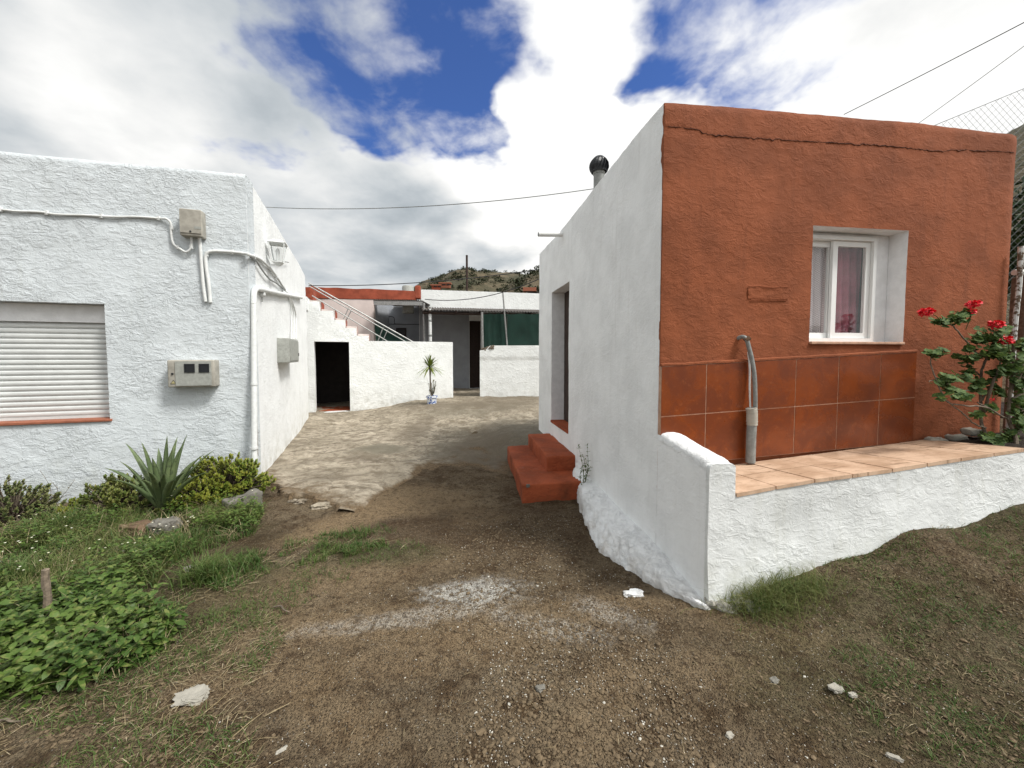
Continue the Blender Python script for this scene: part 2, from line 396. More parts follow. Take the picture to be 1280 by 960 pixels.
def pl(pts):
    """piecewise linear function"""
    pts = sorted(pts)
    def f(x):
        if x <= pts[0][0]: return pts[0][1]
        for (a, b), (c, d) in zip(pts, pts[1:]):
            if x <= c: return b + (d - b) * (x - a) / (c - a)
        return pts[-1][1]
    return f
def smooth_path(pts, k=4):
    pts = [V(p) for p in pts]; out = []
    P = [pts[0]] + pts + [pts[-1]]
    for i in range(1, len(P) - 2):
        a, b, c, d = P[i - 1], P[i], P[i + 1], P[i + 2]
        for t in range(k):
            t /= k
            out.append(.5 * ((2 * b) + (c - a) * t + (2 * a - 5 * b + 4 * c - d) * t * t + (3 * b - a - 3 * c + d) * t ** 3))
    out.append(pts[-1]); return out
def unit(x, y): l = math.hypot(x, y); return (x / l, y / l)
# ------------------------------------------------------------------ plan of the place
cR = atY(828, 300, 2.71); RC = (cR.x, cR.y)                 # near corner of the terracotta house
RU = unit(1, .1458); RV = unit(-.1458, 1)                   # along its front, along the alley
NF = (-RV[0], -RV[1]); NS = (-RU[0], -RU[1])                # outward normals: front, alley side
def rfront(px, py, off=0): return hit(px, py, (RC[0] + NF[0] * off, RC[1] + NF[1] * off), NF)
def rside(px, py, off=0): return hit(px, py, (RC[0] + NS[0] * off, RC[1] + NS[1] * off), NS)
def uv(p, O, U): return (p[0] - O[0]) * U[0] + (p[1] - O[1]) * U[1]
cL = atY(309, 300, 4.25); LC = (cL.x, cL.y)
LU = unit(1, .329); LV = unit(-.396, 1)
NLF = (LU[1], -LU[0]); NLS = (LV[1], -LV[0])
def lfront(px, py, off=0): return hit(px, py, (LC[0] + NLF[0] * off, LC[1] + NLF[1] * off), NLF)
def lside(px, py, off=0): return hit(px, py, (LC[0] + NLS[0] * off, LC[1] + NLS[1] * off), NLS)
pF = rside(884, 660); TF = (pF.x, pF.y)                      # front corner of the terrace
def tfront(px, py, off=0): return hit(px, py, (TF[0] + NF[0] * off, TF[1] + NF[1] * off), NF)
sA = atY(393, 517, 9.6); sB = atY(565, 499, 10.9)
SU = unit(sB.x - sA.x, sB.y - sA.y); NSW = (SU[1], -SU[0]); SO = (sA.x, sA.y)
def stairw(px, py, off=0): return hit(px, py, (SO[0] + NSW[0] * off, SO[1] + NSW[1] * off), NSW)
# ground heights --------------------------------------------------
anch = [(0, 0, 0), (-3, 0, -.02), (3, 0, .1), (-3, 2, 0), (0, 2, 0), (-1.5, 3.4, -.03), (0, 3.4, -.05), (2.2, 1.2, .1),
        (-1, 5, -.06), (-1, 7, -.06), (-2.4, 5.2, -.02), (-3.4, 7.5, -.04), (4, 1.5, .32), (6, 3, .9), (8, 6, 1.4), (5, 5, .9), (9, 12, 1.6), (2.3, 1.7, .2), (3, 2.0, .36), (3.2, 1.2, .22), (4, 2.2, .52), (5, 2.5, .7), (1.8, 1.7, .08), (1.3, 1.5, .03), (0.6, 1.5, 0), (0.2, 2.6, -.02), (-.4, 4.2, -.08),
        (-2.8, 4.0, .03), (-4, 3.5, .05), (-6, 3, .05), (-8, 1, .05), (0, 12.5, .35), (-3, 14, .3), (3, 14, .5)]
for px, py in ((886, 757), (930, 738), (985, 715), (1050, 692), (1150, 655), (1280, 625)):
    p = tfront(px, py, .03); anch += [(p.x, p.y, p.z - .01)] * 2
for px, py, z in ((722, 622, -.09), (655, 627, -.10), (634, 580, -.13), (745, 688, -.07), (785, 712, -.03), (830, 740, 0), (880, 760, .03)):
    p = atZ(px, py, z); anch += [(p.x, p.y, z)] * 2
for p in (rside(675, 540), sA, sB, atY(640, 497, 11.1), atY(600, 497, 11), atY(674, 497, 11.2), atY(415, 517, 9.8)): anch += [(p.x, p.y, p.z)] * 2
AN = np.array(anch)
def Gz(x, y, det=True):
    x = np.asarray(x, float); y = np.asarray(y, float)
    num = np.zeros_like(x); den = np.zeros_like(x)
    for ax, ay, az in AN:
        w = 1 / (((x - ax) ** 2 + (y - ay) ** 2) + .06) ** 1.6
        num += w * az; den += w
    return num / den
def gz(x, y): return float(Gz(np.array([x]), np.array([y]))[0])
def gdet(x, y):
    return .010 * noise.fractal(V((x * 1.6, y * 1.6, 3.1)), .9, 2.1, 5) + .006 * noise.fractal(V((x * 25, y * 25, 2.7)), .8, 2.1, 2) + .008 * noise.fractal(V((x * 9, y * 9, 7.7)), .8, 2.1, 3)
def on_ground(px, py):
    z = 0.0
    for _ in range(12):
        p = atZ(px, py, z); z = z * .4 + gz(p.x, p.y) * .6
    return atZ(px, py, z)
def grow(a, b, step, far, k=1.22):
    out = list(np.arange(a, b + 1e-6, step)); s = step; x = out[-1]
    while x < far: s *= k; x += s; out.append(x)
    s = step; x = out[0]; pre = []
    while x > -far: s *= k; x -= s; pre.append(x)
    return pre[::-1] + out
gx = np.array(grow(-3.6, 3.4, .03, 1500)); gy = np.array(grow(.9, 5.2, .03, 1500))
GX, GY = np.meshgrid(gx, gy); GZ = Gz(GX, GY)
mb = MB(); nx, ny = len(gx), len(gy)
for j in range(ny):
    for i in range(nx):
        x, y = float(gx[i]), float(gy[j]); z = float(GZ[j, i])
        if abs(x) < 14 and -2 < y < 16: z += gdet(x, y)
        mb.v.append((x, y, z))
for j in range(ny - 1):
    for i in range(nx - 1):
        a = j * nx + i; mb.f.append((a, a + 1, a + nx + 1, a + nx)); mb.m.append(0)
mb.obj('ground', M['dirt'], angle=None, kind='structure')
# concrete yard: a worn sheet whose rim dips under the dirt ---------
def slab():
    x0, x1, y0, y1, st = -6.2, 1.6, 3.7, 14.0, .05
    xs = np.arange(x0, x1, st); ys = np.arange(y0, y1, st)
    X, Y = np.meshgrid(xs, ys); Z = Gz(X, Y)
    # rim in plan, from pixels
    rim = [on_ground(*q) for q in ((318, 600), (352, 622), (388, 628), (410, 637), (432, 646), (470, 628), (505, 606), (560, 600), (625, 602), (650, 612))]
    rf = pl([(p.x, p.y) for p in rim])
    mb = MB(); idx = {}; soil = []
    for j in range(len(ys)):
        for i in range(len(xs)):
            x, y = float(xs[i]), float(ys[j])
            e = y - rf(x) + .10 * noise.fractal(V((x * 3, y * 3, 1)), .8, 2, 4)
            left = 1 if x < -1.45 else 0
            h = .045 + .02 * noise.fractal(V((x * .8, y * .8, 5)), .9, 2, 3) + .012 * noise.fractal(V((x * 5, y * 5, 9)), .7, 2, 3)
            offl = h if e > 0 else -.12
            if 1:
                off = -.03 + min(max(e / 1.1, -1), 1) * .06 + .028 * noise.fractal(V((x * 2.2, y * 2.2, 15)), .8, 2, 5)
                off = min(off, h)
            k_ = min(max((x + 1.75) / .5 + .8 * noise.noise(V((x * 4, y * 4, 2))), 0), 1); off = offl * (1 - k_) + off * k_
            if e < -.4: continue
            idx[i, j] = len(mb.v); mb.v.append((x, y, float(Z[j, i]) + off)); soil.append((1 - k_) * max(0, .75 - e * 1.1) + k_ * min(max(1.25 - max(off, 0) / .028, 0), 1.3) * (1 if e < 1.6 else .25))
    for (i, j), a in idx.items():
        q = [(i, j), (i + 1, j), (i + 1, j + 1), (i, j + 1)]
        if all(t in idx for t in q): mb.f.append(tuple(idx[t] for t in q)); mb.m.append(0)
    yd = mb.obj('concrete_yard', M['concrete'], angle=60, kind='structure')
    at = yd.data.attributes.new('soil', 'FLOAT', 'POINT'); at.data.foreach_set('value', soil)
slab()
# ------------------------------------------------------------------ terracotta house
def box_on(mb, fn, x0, y0, x1, y1, off0, off1, mi=0):
    """box whose outer face spans the pixels on a wall plane, from off0 (wall side) to off1 (outside)"""
    a = [fn(x0, y1, off0), fn(x1, y1, off0), fn(x1, y1, off1), fn(x0, y1, off1)]
    b = [fn(x0, y0, off0), fn(x1, y0, off0), fn(x1, y0, off1), fn(x0, y0, off1)]
    return a, b
def frame_rect(mb, O, U, W, u0, u1, z0, z1, w0, w1, t, mi=0):
    """four butted bars round an opening"""
    mb.fbox(O, U, W, u0, u0 + t, w0, w1, z0, z1, mi); mb.fbox(O, U, W, u1 - t, u1, w0, w1, z0, z1, mi)
    mb.fbox(O, U, W, u0 + t, u1 - t, w0, w1, z0, z0 + t, mi); mb.fbox(O, U, W, u0 + t, u1 - t, w0, w1, z1 - t, z1, mi)
house = thing('terracotta_house', 'small flat-roofed house with orange-brown rendered front and pale side wall, on the right', 'house', (RC[0], RC[1], 0))
uR = lambda p: uv(p, RC, RU)
vR = lambda p: uv(p, RC, RV)
u_end = uR(rfront(1268, 300)); 
rt = pl([(uR(rfront(x, y)), rfront(x, y).z) for x, y in ((832, 127), (950, 136), (1060, 146), (1150, 153), (1274, 168))])
crack = pl([(uR(rfront(x, y)), rfront(x, y).z) for x, y in ((838, 158), (865, 160), (885, 168), (935, 172), (1000, 176), (1050, 179), (1110, 182), (1170, 189), (1200, 187), (1262, 190))])
w = [rfront(1017, 283), rfront(1136, 287), rfront(1131, 429), rfront(1013, 428)]
wu0, wu1, wz0, wz1 = uR(w[0]), uR(w[1]), (w[2].z + w[3].z) / 2, (w[0].z + w[1].z) / 2
px0, px1 = rfront(935, 366), rfront(985, 366)
pu0, pu1, pz0, pz1 = uR(px0), uR(px1), rfront(960, 374).z, rfront(960, 360).z
def dfront(u, z):
    d = .004 * fb(u, z, 2, 2.2, 4) + .0014 * fb(u, z, 5, 14, 4) - .003
    cl = crack(u) + .012 * noise.noise(V((u * 14, 1, 1))) + .008 * noise.noise(V((u * 40, 1, 5)))
    if z > cl: d += .003 + .0015 * fb(u, z, 9, 5)
    if u > u_end - .1: d -= .02 * max(0, (u - u_end + .1) / .1) ** 2
    if u < .06: d -= .005 * ((.06 - u) / .06) ** 2
    if z > rt(u) - .05: d -= .009 * ((z - rt(u) + .05) / .05) ** 2
    return d
def zwob(f):
    def g(u, z): return (.006 * noise.fractal(V((u * 4, 3.3, z * .2)), .8, 2, 4)) if z > f(u) - .25 else 0
    return g
wall(RC, RU, NF, .004, u_end, -.5, rt, .24, [(wu0, wu1, wz0, wz1)], .02, dfront, zwob(rt)).obj('front_wall', [M['orange'], M['roof_top'], M['reveal'], M['orange']], house, angle=60)
PQ0 = lambda u, w_, z: V((RC[0] + RU[0] * u + NF[0] * w_, RC[1] + RU[1] * u + NF[1] * w_, z))
mb = MB(); cp = []
for i in range(360):
    u = .03 + (u_end - .08) * i / 359; cp.append(PQ0(u, dfront(u, crack(u) - .03) + .001, crack(u) + .012 * noise.noise(V((u * 14, 1, 1))) + .008 * noise.noise(V((u * 40, 1, 5)))))
mb.tube(cp, [.0035 + .003 * noise.noise(V((i * .12, 4, 0))) for i in range(360)], 6); M['crack'] = simple('dark_crack', (.09, .03, .016), .95, .3); mb.obj('render_crack', M['crack'], house)
mb = MB(); PQ = lambda u, w_, z: V((RC[0] + RU[0] * u + NF[0] * w_, RC[1] + RU[1] * u + NF[1] * w_, z))
mb.soft([PQ(u, w_, z) for z in (pz0, pz1) for u, w_ in ((pu0, -.02), (pu1, -.02), (pu1, .0015), (pu0, .0015))], .0015, 6, .004, 26); mb.obj('brick_patch', M['orange'], house)
mb = MB(); mb.tube(smooth_path([PQ(pu0 + (pu1 - pu0) * t, .005, pz1 + .008 + .004 * math.sin(t * 9)) for t in (0, .2, .4, .6, .8, 1)], 4), [.003 + .002 * noise.noise(V((i * .8, 0, 0))) for i in range(21)], 6); mb.tube([PQ(pu0 + .02, .004, pz0 - .008), PQ(pu1 - .01, .004, pz0 - .006)], .003, 6); mb.obj('patch_joint', M['orange'], house)
# alley side
vfar = vR(rside(674, 400)); 
st_ = pl([(vR(rside(x, y)), rside(x, y).z) for x, y in ((829, 130), (760, 213), (700, 290), (674, 318))])
d = [rside(711, 350), rside(689, 368), rside(690, 527), rside(711, 540)]
dv0, dv1 = vR(rside(711, 440)), vR(rside(689.5, 440)); dz0 = (d[2].z + d[3].z) / 2; dz1 = (d[0].z + d[1].z) / 2
def dside(v, z):
    return .006 * fb(v, z, 12, 1.6) + .0022 * fb(v, z, 15, 12) - (.006 * ((.04 - v) / .04) if v < .04 else 0)
SD = wall(RC, RV, NS, .022, vfar, -.5, st_, .24, [(dv0, dv1, dz0, dz1)], .04, dside, zwob(st_))
SD.obj('side_wall', [M['white_alley'], M['roof_top'], M['reveal'], M['white_alley']], house, angle=50)
# far side, back and roof
zR = rt(u_end); zB = st_(vfar)
OX = (RC[0] + RU[0] * u_end, RC[1] + RU[1] * u_end)
wall(OX, RV, RU, .022, vfar, -.5, lambda v: zR + (zB - zR) * v / vfar, .24, [], .25).obj('right_wall', [M['orange'], M['roof_top'], M['reveal'], M['orange']], house)
OB = (RC[0] + RV[0] * vfar, RC[1] + RV[1] * vfar)
wall(OB, RU, RV, .245, u_end - .245, -.5, zB - .003, .24, [], .25).obj('back_wall', [M['white_alley'], M['roof_top'], M['reveal'], M['white_alley']], house)
mb = MB(); q = [(.2, -.2), (u_end - .2, -.2), (u_end - .2, -vfar + .2), (.2, -vfar + .2)]
P3 = lambda u, v, z: V((RC[0] + RU[0] * u + RV[0] * v, RC[1] + RU[1] * u + RV[1] * v, z))
mb.hexa([P3(.2, .2, rt(0) - .35), P3(u_end - .2, .2, zR - .35), P3(u_end - .2, vfar - .2, zB - .3), P3(.2, vfar - .2, zB - .3),
         P3(.2, .2, rt(0) - .2), P3(u_end - .2, .2, zR - .2), P3(u_end - .2, vfar - .2, zB - .15), P3(.2, vfar - .2, zB - .15)])
mb.obj('roof', M['roof_top'], house, smooth=False)
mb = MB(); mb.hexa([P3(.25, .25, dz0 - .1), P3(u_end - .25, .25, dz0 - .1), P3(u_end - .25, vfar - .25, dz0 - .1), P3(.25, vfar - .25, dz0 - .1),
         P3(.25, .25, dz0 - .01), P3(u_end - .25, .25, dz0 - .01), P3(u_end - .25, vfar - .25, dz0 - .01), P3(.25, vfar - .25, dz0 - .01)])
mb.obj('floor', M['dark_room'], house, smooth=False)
# window
win = thing('tmp', '', '', (0, 0, 0)); bpy.data.objects.remove(win)
WD = -.135   # plane of the sashes behind the wall face
mb = MB(); fr0 = wu0 + .004; fr1 = uR(rfront(1100, 300)) + .11
fr1 = min(fr1, wu1 - .06)
frame_rect(mb, RC, RU, NF, fr0, fr1, wz0 + .012, wz1 - .03, WD - .05, WD + .03, .028)
wf = mb.obj('window_frame', M['white_metal'], house, smooth=False)
mb = MB(); mb.fbox(RC, RU, NF, fr1 + .001, wu1 - .002, WD - .05, WD - .0, wz0 + .002, wz1 - .002)
mb.fbox(RC, RU, NF, fr0, fr1, WD - .05, WD + .0, wz1 - .029, wz1 - .002)
mb.obj('reveal_lining', M['reveal'], house, smooth=False)
mb = MB(); mb.soft([P3(wu0 + .004, -(WD) - .03, wz0 - .012), P3(wu1 - .004, -(WD) - .03, wz0 - .012), P3(wu1 - .004, -.014, wz0 - .012), P3(wu0 + .004, -.014, wz0 - .012)][::-1] +
            [P3(wu0 + .004, -(WD) - .03, wz0 + .010), P3(wu1 - .004, -(WD) - .03, wz0 + .010), P3(wu1 - .004, -.014, wz0 + .008), P3(wu0 + .004, -.014, wz0 + .008)][::-1], .004, 2, .001)
mb.obj('window_sill', M['grout'], house)
mid = fr0 + (fr1 - fr0) * .47
glass, gn = mat('window_glass')
p_ = gn.out((.5, .52, .52), .04, None, .5); gt = gn.n('ShaderNodeBsdfTransparent', ins={0: (.95, .96, .96, 1)}); gg = gn.n('ShaderNodeBsdfGlossy', ins={0: (.9, .9, .9, 1), 1: .03})
fr = gn.n('ShaderNodeFresnel', ins={0: 1.5}); mx = gn.n('ShaderNodeMixShader', ins={0: .055}); gn.t.links.new(gt.outputs[0], mx.inputs[1]); gn.t.links.new(gg.outputs[0], mx.inputs[2])
gn.t.links.new(mx.outputs[0], [x for x in gn.t.nodes if x.type == 'OUTPUT_MATERIAL'][0].inputs[0])
for (a, b, w_) in ((fr0 + .03, mid + .03, WD - .035), (mid - .01, fr1 - .03, WD - .005)):
    mb = MB(); frame_rect(mb, RC, RU, NF, a, b, wz0 + .042, wz1 - .06, w_ - .012, w_ + .012, .042)
    sh = mb.obj('window_sash', M['white_metal'], house, smooth=False)
    mb = MB(); mb.fbox(RC, RU, NF, a + .043, b - .043, w_ - .003, w_ + .003, wz0 + .085, wz1 - .103)
    mb.obj('pane', glass, sh, smooth=False)
def cloth(name, u0, u1, w_, amp, waves, m, edge=None, z0=None, z1=None):
    mb = MB(); nu = 60; nz = 14; z0 = z0 or wz0 + .03; z1 = z1 or wz1 - .02
    for j in range(nz + 1):
        for i in range(nu + 1):
            t = i / nu; u = u0 + (u1 - u0) * t; z = z0 + (z1 - z0) * j / nz
            if edge: u = u0 + (edge(z) - u0) * t
            ww = w_ + amp * math.sin(t * waves * 6.28 + .6 * math.sin(z * 3)) * (1.2 - .4 * j / nz)
            mb.v.append(tuple(P3(u, -ww, z)))
    for j in range(nz):
        for i in range(nu):
            a = j * (nu + 1) + i; mb.f.append((a, a + 1, a + nu + 2, a + nu + 1)); mb.m.append(0)
    return mb.obj(name, m, house)
lace, ln = mat('net_curtain')
zz = ln.n('ShaderNodeTexChecker', ins={'Vector': ln.n('ShaderNodeMapping', ins={'Vector': ln.G, 'Scale': (1, 0, 1)}).outputs[0], 'Scale': 110.0}).outputs['Fac']
lc = ln.mix(ln.m('MULTIPLY', zz, .55), (.74, .67, .67), (.34, .25, .27)); ln.out(lc, .95)
M['pink_cloth'] = simple('rose_curtain', (.62, .22, .28), .95, .3, 6)
cloth('net_curtain', fr0, mid + .10, -.23, .014, 6, lace)
ew = (fr1 - mid)
cloth('net_curtain', mid + .02, 0, -.235, .012, 4, lace, edge=lambda z: mid + ew * (.36 + .05 * math.sin(z * 9)) )
cloth('rose_curtain', mid + .06, fr1 + .05, -.27, .018, 5, M['pink_cloth'])
mb = MB(); mb.hexa([P3(wu0 - .2, .45, wz0 - .2), P3(wu1 + .2, .45, wz0 - .2), P3(wu1 + .2, .5, wz0 - .2), P3(wu0 - .2, .5, wz0 - .2), P3(wu0 - .2, .45, wz1 + .2), P3(wu1 + .2, .45, wz1 + .2), P3(wu1 + .2, .5, wz1 + .2), P3(wu0 - .2, .5, wz1 + .2)])
mb.obj('inner_partition', M['dark_room'], house, smooth=False)
# door in the alley side
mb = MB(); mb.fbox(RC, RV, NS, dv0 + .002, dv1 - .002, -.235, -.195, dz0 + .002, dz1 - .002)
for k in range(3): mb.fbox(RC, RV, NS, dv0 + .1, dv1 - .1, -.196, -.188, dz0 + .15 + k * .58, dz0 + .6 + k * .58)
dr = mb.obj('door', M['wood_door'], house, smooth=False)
MB().tube([P3(.24, dv0 + .1, dz0 + .95) - V((RU[0], RU[1], 0)) * .07, P3(.24, dv0 + .22, dz0 + .95) - V((RU[0], RU[1], 0)) * .07], .01).obj('door_handle', M['steel'], dr)
mb = MB(); mb.fbox(RC, RV, NS, dv0 + .003, dv1 - .003, -.19, .012, dz0 - .02, dz0 + .014); mb.obj('threshold', M['step_red'], house, smooth=False)
# tile dado: 6 columns by 2 rows, climbing a little to the right
tz = lambda px, py: rfront(px, py).z
a0, a1 = rfront(826, 458), rfront(1143, 440); b0, b1 = rfront(826, 522), rfront(1143, 495)
uT = uR(a1); sl = (a1.z - a0.z) / uT
rowh = ((a0.z - b0.z) + (a1.z - b1.z)) / 2
ul = [0.0] + [uR(rfront(x, 480)) for x in (881, 937, 992, 1045, 1097)] + [uT]
mb = MB(); g = MB()
FZ = lambda u, w_, z: V((RC[0] + RU[0] * u + NF[0] * w_, RC[1] + RU[1] * u + NF[1] * w_, z))
for r_ in range(2):
    for c_ in range(6):
        e = .003; ua, ub = ul[c_] + e, ul[c_ + 1] - e
        za = lambda u: a0.z + sl * u - rowh * (r_ + 1) + e
        zb_ = lambda u: a0.z + sl * u - rowh * r_ - e
        o_ = .019 + random.uniform(-.001, .001)
        mb.hexa([FZ(ua, .0, za(ua)), FZ(ub, .0, za(ub)), FZ(ub, o_, za(ub)), FZ(ua, o_, za(ua)), FZ(ua, .0, zb_(ua)), FZ(ub, .0, zb_(ub)), FZ(ub, o_ , zb_(ub)), FZ(ua, o_, zb_(ua))])
mb.obj('wall_tiles', M['tile'], house, smooth=False)
z_ = a0.z - rowh * 2
g.hexa([FZ(0.002, -.02, z_), FZ(uT - .002, -.02, z_ + sl * uT), FZ(uT - .002, .0165, z_ + sl * uT), FZ(0.002, .0165, z_), FZ(0.002, -.02, a0.z), FZ(uT - .002, -.02, a1.z), FZ(uT - .002, .0165, a1.z), FZ(.002, .0165, a0.z)])
g.obj('tile_grout', M['grout'], house, smooth=False)
mb = MB(); pts = []
for i in range(60):
    u = uT * i / 59; pts.append(FZ(u, .012, a0.z + sl * u + .008 + .004 * noise.noise(V((u * 9, 0, 0)))))
mb.tube(pts, .012, 6); mb.obj('render_lip', M['orange'], house)
# ------------------------------------------------------------------ terrace
T = thing('raised_terrace', 'knee-high white-painted terrace paved with peach tiles along the terracotta front', 'terrace', (TF[0], TF[1], 0))
uF = lambda p: uv(p, TF, RU)
tt = pl([(uF(tfront(x, y)), tfront(x, y).z) for x, y in ((917, 619), (1000, 603), (1100, 590), (1200, 574), (1280, 562))])
TW = .17; uTe = uF(tfront(1280, 600)) + 2.2
dep = vR(RC) - uv(TF, RC, RV)    # terrace depth
def dlow(u, z): return .006 + .008 * fb(u, z, 22, 1.8) + .0016 * fb(u, z, 25, 12) + .025 * max(0, (.35 - (z - gz(TF[0] + RU[0] * u, TF[1] + RU[1] * u))) / .35) ** 2
tt2 = lambda u: (tt(u) - .004) if u > .1675 else PZ0 - .010 - .022 * (abs(u - .085) / .085) ** 7
PZ0 = tfront(886, 578).z
wall(TF, RU, NF, .003, uTe, -.6, tt2, .03, [], .03, dlow, lambda u, z: .004 * noise.noise(V((u * 12, 3.3, 0))) if z > tt(u) - .1 else 0, uedges=(.02, .05, .12, .15, .167, .168), zcut=tt(TW) - .03).obj('front_wall', [M['white_low']] * 4, T, angle=60)
# parapet that closes the alley end
pz1 = tfront(886, 578).z; pz0 = rside(826, 541).z
def dpar(v, z): return .006 * fb(v, z, 42, 2) + .003 * fb(v, z, 45, 12)
ptop = lambda v: pz1 + (pz0 - pz1) * min(max(v / dep, 0), 1)
mb = MB()
BOT = -.6; n1 = 26
prof = []
# cross-section (u, dz from top) of the rounded coping, swept along v
def sect(v, front=False):
    t = ptop(v) + .010 * noise.fractal(V((v * 5, 8, 8)), .8, 2, 3); o = []
    for u, dz in ((-.0, -9), (-.0, -.9), (0, -.6), (0, -.3), (0, -.12), (-.004, -.06), (-.002, -.022), (.014, -.004), (.05, .004), (.10, .004), (.145, -.006), (.168, -.03), (.172, -.09), (.17, -.3), (.17, -.6), (.17, -9)):
        z = BOT if dz == -9 else t + dz
        x = u + (-1 if u < .03 else 1) * (.0018 * fb(v, z, 3 + u, 8))
        if u < .03 and z > t - .03 and False: x += 0
        o.append((x, z))
    return o
vs_ = [.020, .025, .034] + [dep * i / n1 for i in range(2, n1)] + [dep + .016]
rows = []
for iv, v in enumerate(vs_):
    sct = sect(v); f_ = [.985, .993, 1][iv] if iv < 3 else 1
    row = []
    for (u, z) in sct:
        uu = .085 + (u - .085) * (1 if iv > 1 else (.975 if iv == 0 else .993)); zz2 = z if z == BOT else z - (.010 if iv == 0 else (.003 if iv == 1 else 0)) * (1 if z > ptop(0) - .1 else 0)
        vv = v + (.0 if iv else .0)
        row.append(len(mb.v)); p = V((TF[0] + RU[0] * uu + RV[0] * vv, TF[1] + RU[1] * uu + RV[1] * vv, zz2)); mb.v.append(tuple(p))
    rows.append(row)
for r0, r1 in zip(rows, rows[1:]):
    for i in range(len(r0) - 1): mb.f.append((r0[i], r1[i], r1[i + 1], r0[i + 1])); mb.m.append(0 if vs_[1] and i < 5 else 1)
# front end of the parapet
L = len(rows[0]); 
for i in range(L // 2 - 1):
    mb.f.append((rows[0][i], rows[0][i + 1], rows[0][L - 2 - i], rows[0][L - 1 - i])); mb.m.append(1)
mb.obj('end_parapet', [M['white_alley'], M['white_thick']], T, angle=60)
# paving
mb = MB(); jt = MB()
us_ = [TW] + [uF(tfront(x, 600)) for x in (968, 1016, 1063, 1112, 1155)]
step_ = us_[-1] - us_[-2]
while us_[-1] < uTe: us_.append(us_[-1] + step_)
rfr = rfront(1143, 552); u_bed = uF(rfr) + .02
Q = lambda u, v, z: V((TF[0] + RU[0] * u + RV[0] * v, TF[1] + RU[1] * u + RV[1] * v, z))
zb0 = rfront(945, 578).z; zb1 = rfr.z; ub0, ub1 = uF(rfront(945, 578)), uF(rfr)
tb = lambda u: zb0 + (zb1 - zb0) * (u - ub0) / (ub1 - ub0)
ptz = lambda u, v: tt(u) + (tb(u) - tt(u)) * v / dep
u_stop = uF(tfront(1262, 565))
for a, b in zip(us_, us_[1:]):
    if a > u_stop: break
    for (va, vb) in ((-.016, dep * .47), (dep * .47, dep - .021)):
        aa, bb = a + .0045, b - .0045; va_, vb_ = va + .003, vb - .003
        if va > .1 and a > u_bed: continue
        if va > .1 and b > u_bed: bb = min(bb, u_bed + .12)
        dz = random.uniform(-.0015, .0015) + .012
        c = [(aa, va_), (bb, va_), (bb, vb_), (aa, vb_)]
        mb.hexa([Q(u, v, ptz(u, v) - .01) for u, v in c] + [Q(u, v, ptz(u, v) + dz) for u, v in c])
mb.obj('paving', M['paving_tile'], T, smooth=False)
c = [(TW + .001, .01), (u_bed + .1, .01), (u_bed + .1, dep - .022), (TW + .001, dep - .022)]
jt.hexa([Q(u, v, -.5) for u, v in c] + [Q(u, v, ptz(u, v) + .008) for u, v in c])
c = [(u_bed + .11, .01), (u_stop, .01), (u_stop, dep * .47), (u_bed + .11, dep * .47)]
jt.hexa([Q(u, v, -.5) for u, v in c] + [Q(u, v, ptz(u, v) + .008) for u, v in c])
jt.obj('mortar_bed', M['paving_joint'], T, smooth=False)
# soil bed at the right end
mb = MB(); n_ = 26; 
for j in range(n_ + 1):
    for i in range(3 * n_ + 1):
        u = u_bed + .13 + (uTe - u_bed - .15) * i / (3 * n_); v = dep * .48 + (dep + 1.2 - dep * .48) * j / n_ if u > u_end + .6 else dep * .48 + (dep * .5) * j / n_
        if u > u_stop: v = .0 + v * 1 if j else .0
        mb.v.append(tuple(Q(u, v, ptz(u, min(v, dep)) - .01 + .03 * noise.fractal(V((u * 7, v * 7, 0)), .8, 2, 3))))
for j in range(n_):
    for i in range(3 * n_):
        a = j * (3 * n_ + 1) + i; mb.f.append((a, a + 1, a + 3 * n_ + 2, a + 3 * n_ + 1)); mb.m.append(0)
mb.obj('soil_bed', M['soil'], T)
# cement footing flare along the alley foot of the terrace and house
mb = MB()
top = [(724, 575), (729, 592), (745, 604), (762, 622), (785, 646), (805, 664), (830, 692), (855, 722), (872, 742), (882, 754), (888, 759)]
out = [(716, 606), (720, 622), (728, 645), (739, 672), (752, 692), (778, 709), (800, 722), (826, 738), (852, 750), (881, 763), (889, 762)]
nT = 60; tp = smooth_path([rside(x, y) for x, y in top], 10); op = smooth_path([on_ground(x, y) for x, y in out], 10)
m_ = len(tp); W_ = 22
for i in range(m_):
    a, b = tp[i], op[i]; b = b + V((0, 0, -.0)); t_ = (b - a)
    for j in range(W_ + 1):
        s_ = j / W_; p = a + t_ * s_; bul = .085 * math.sin(s_ * math.pi) ** 1 * (.6 + .5 * noise.noise(a * 4))
        nn = V((NS[0], NS[1], 1)).normalized()
        wob = .020 * noise.fractal(p * 7, .8, 2, 4) + .020 * noise.fractal(p * 22, .9, 2, 4)
        p = p + nn * (bul + wob * min(1, j / 2))
        if j == W_: p = p + V((NS[0], NS[1], 0)) * .03 * noise.fractal(a * 14, .8, 2, 3) - V((0, 0, .05))
        if j == 0: p = p - V((NS[0], NS[1], 0)) * .015
        mb.v.append(tuple(p))
for i in range(m_ - 1):
    for j in range(W_):
        a = i * (W_ + 1) + j; mb.f.append((a, a + 1, a + W_ + 2, a + W_ + 1)); mb.m.append(0)
mb.obj('wall_footing', M['white_thick'], T, angle=None)
